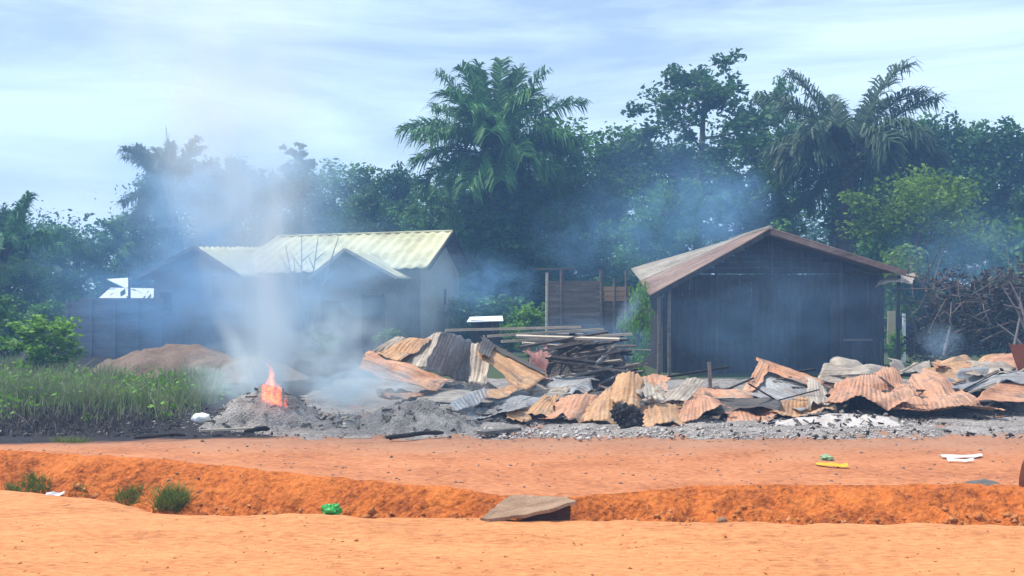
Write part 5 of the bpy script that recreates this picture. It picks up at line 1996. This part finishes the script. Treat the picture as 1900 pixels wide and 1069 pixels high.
WHITE = (.84, .96, 1.0)
BLUE = (.34, .64, 1.0)
PALEB = (.56, .80, 1.0)


def plume(label, base, r0, r1, bx, bx2, H, dens, col, topk, nscale=.75, cut=(.40, .62)):
    n1, n2 = 14, 18
    V, Fc = [], []
    for i in range(n1 + 1):
        z = H * i / n1
        rad = (r0 + r1 * z) * 1.02
        ax_ = bx * z + bx2 * z * z
        for j in range(n2):
            a = 2 * math.pi * j / n2
            V.append((ax_ + rad * math.cos(a), rad * math.sin(a), z))
    for i in range(n1):
        for j in range(n2):
            Fc.append((i * n2 + j, i * n2 + (j + 1) % n2, (i + 1) * n2 + (j + 1) % n2, (i + 1) * n2 + j))
    Fc.append(tuple(range(n2))[::-1])
    Fc.append(tuple(n1 * n2 + j for j in range(n2)))
    o = mk('smoke', V, Fc, smokemat('smoke_plume_gas', dens, col, nscale, cut, (1, 1, .55), 1.2, (r0, r1, bx, bx2, H, topk)), loc=(0, 0, 0))
    o.location = tuple(base)
    return tag(o, label, 'smoke', kind='stuff')


plume('pale smoke column rising from the flame up to the sky', P(490, 728, 18.7), .42, .34, -.045, -.012, 8.2, 19.0, (.90, .985, 1.0), 2.0)
smoke_puff('blue smoke bank drifting before the yellow roofed house', P(560, 540, 36), (6.4, 5, 3.0), .36, PALEB)
smoke_puff('blue smoke bank over the board wall', P(330, 540, 38), (6.0, 4, 3.2), .30, BLUE)
smoke_puff('blue smoke rising over the hazy grove behind the yellow roof', P(430, 360, 60), (8.0, 5, 5.6), .6, PALEB)
smoke_puff('low white smoke curling round the burning heap', P(450, 700, 19.2), (1.2, .8, .75), 2.2, WHITE)
smoke_puff('low bluish white smoke between fire and rusty sheets', P(655, 715, 19.0), (1.25, .9, .62), 4.5, WHITE)
smoke_puff('pale smoke left of the beige leaning sheet', P(610, 640, 22), (1.6, 1.2, 1.3), 1.0, WHITE)
smoke_puff('thin smoke over the low grey ash heap', P(850, 735, 18.3), (1.1, .5, .35), .6, PALEB)
smoke_puff('blue smoke veil in front of the dark plank house', P(1430, 590, 29.0), (4.4, 1.5, 2.4), .24, BLUE)
smoke_puff('blue smoke rising from the ridge of the dark house', P(1345, 390, 36), (1.9, 1.6, 1.7), .5, BLUE, ry=-.5)
smoke_puff('blue smoke hanging in the trees behind the dark house', P(1250, 400, 46), (4.6, 3, 4.2), .26, BLUE)
smoke_puff('white wisp of smoke at the left corner of the dark house', P(1165, 580, 26), (.28, .4, .75), 1.6, PALEB, ry=.55)
smoke_puff('blue smoke over the charred plank pile', P(1090, 640, 24.5), (1.7, 1.2, .8), .55, BLUE)
smoke_puff('grey blue puff of smoke behind the salmon sheets', P(1745, 635, 26), (.62, .6, .55), 1.1, PALEB)
smoke_puff('blue smoke drifting over the brush pile', P(1800, 480, 38), (3.2, 2.5, 2.3), .22, BLUE)
smoke_puff('blue smoke under the big palm', P(900, 530, 44), (2.6, 2, 1.6), .5, BLUE)
smoke_puff('blue smoke behind the small plank shack', P(1090, 450, 44), (2.8, 2, 2.2), .22, BLUE)

# even blue air over the whole place
m, t_ = newmat('haze_air')
o_ = t_.nodes.new('ShaderNodeOutputMaterial')
pv = t_.nodes.new('ShaderNodeVolumePrincipled')
pv.inputs['Color'].default_value = (.27, .55, 1.0, 1)
pv.inputs['Density'].default_value = 0.0026
t_.links.new(pv.outputs['Volume'], o_.inputs['Volume'])
o = MB().box((0, 60, 9.5), (340, 220, 23)).build('haze', m)
tag(o, 'thin blue haze filling the air over the whole place', 'haze', kind='stuff')
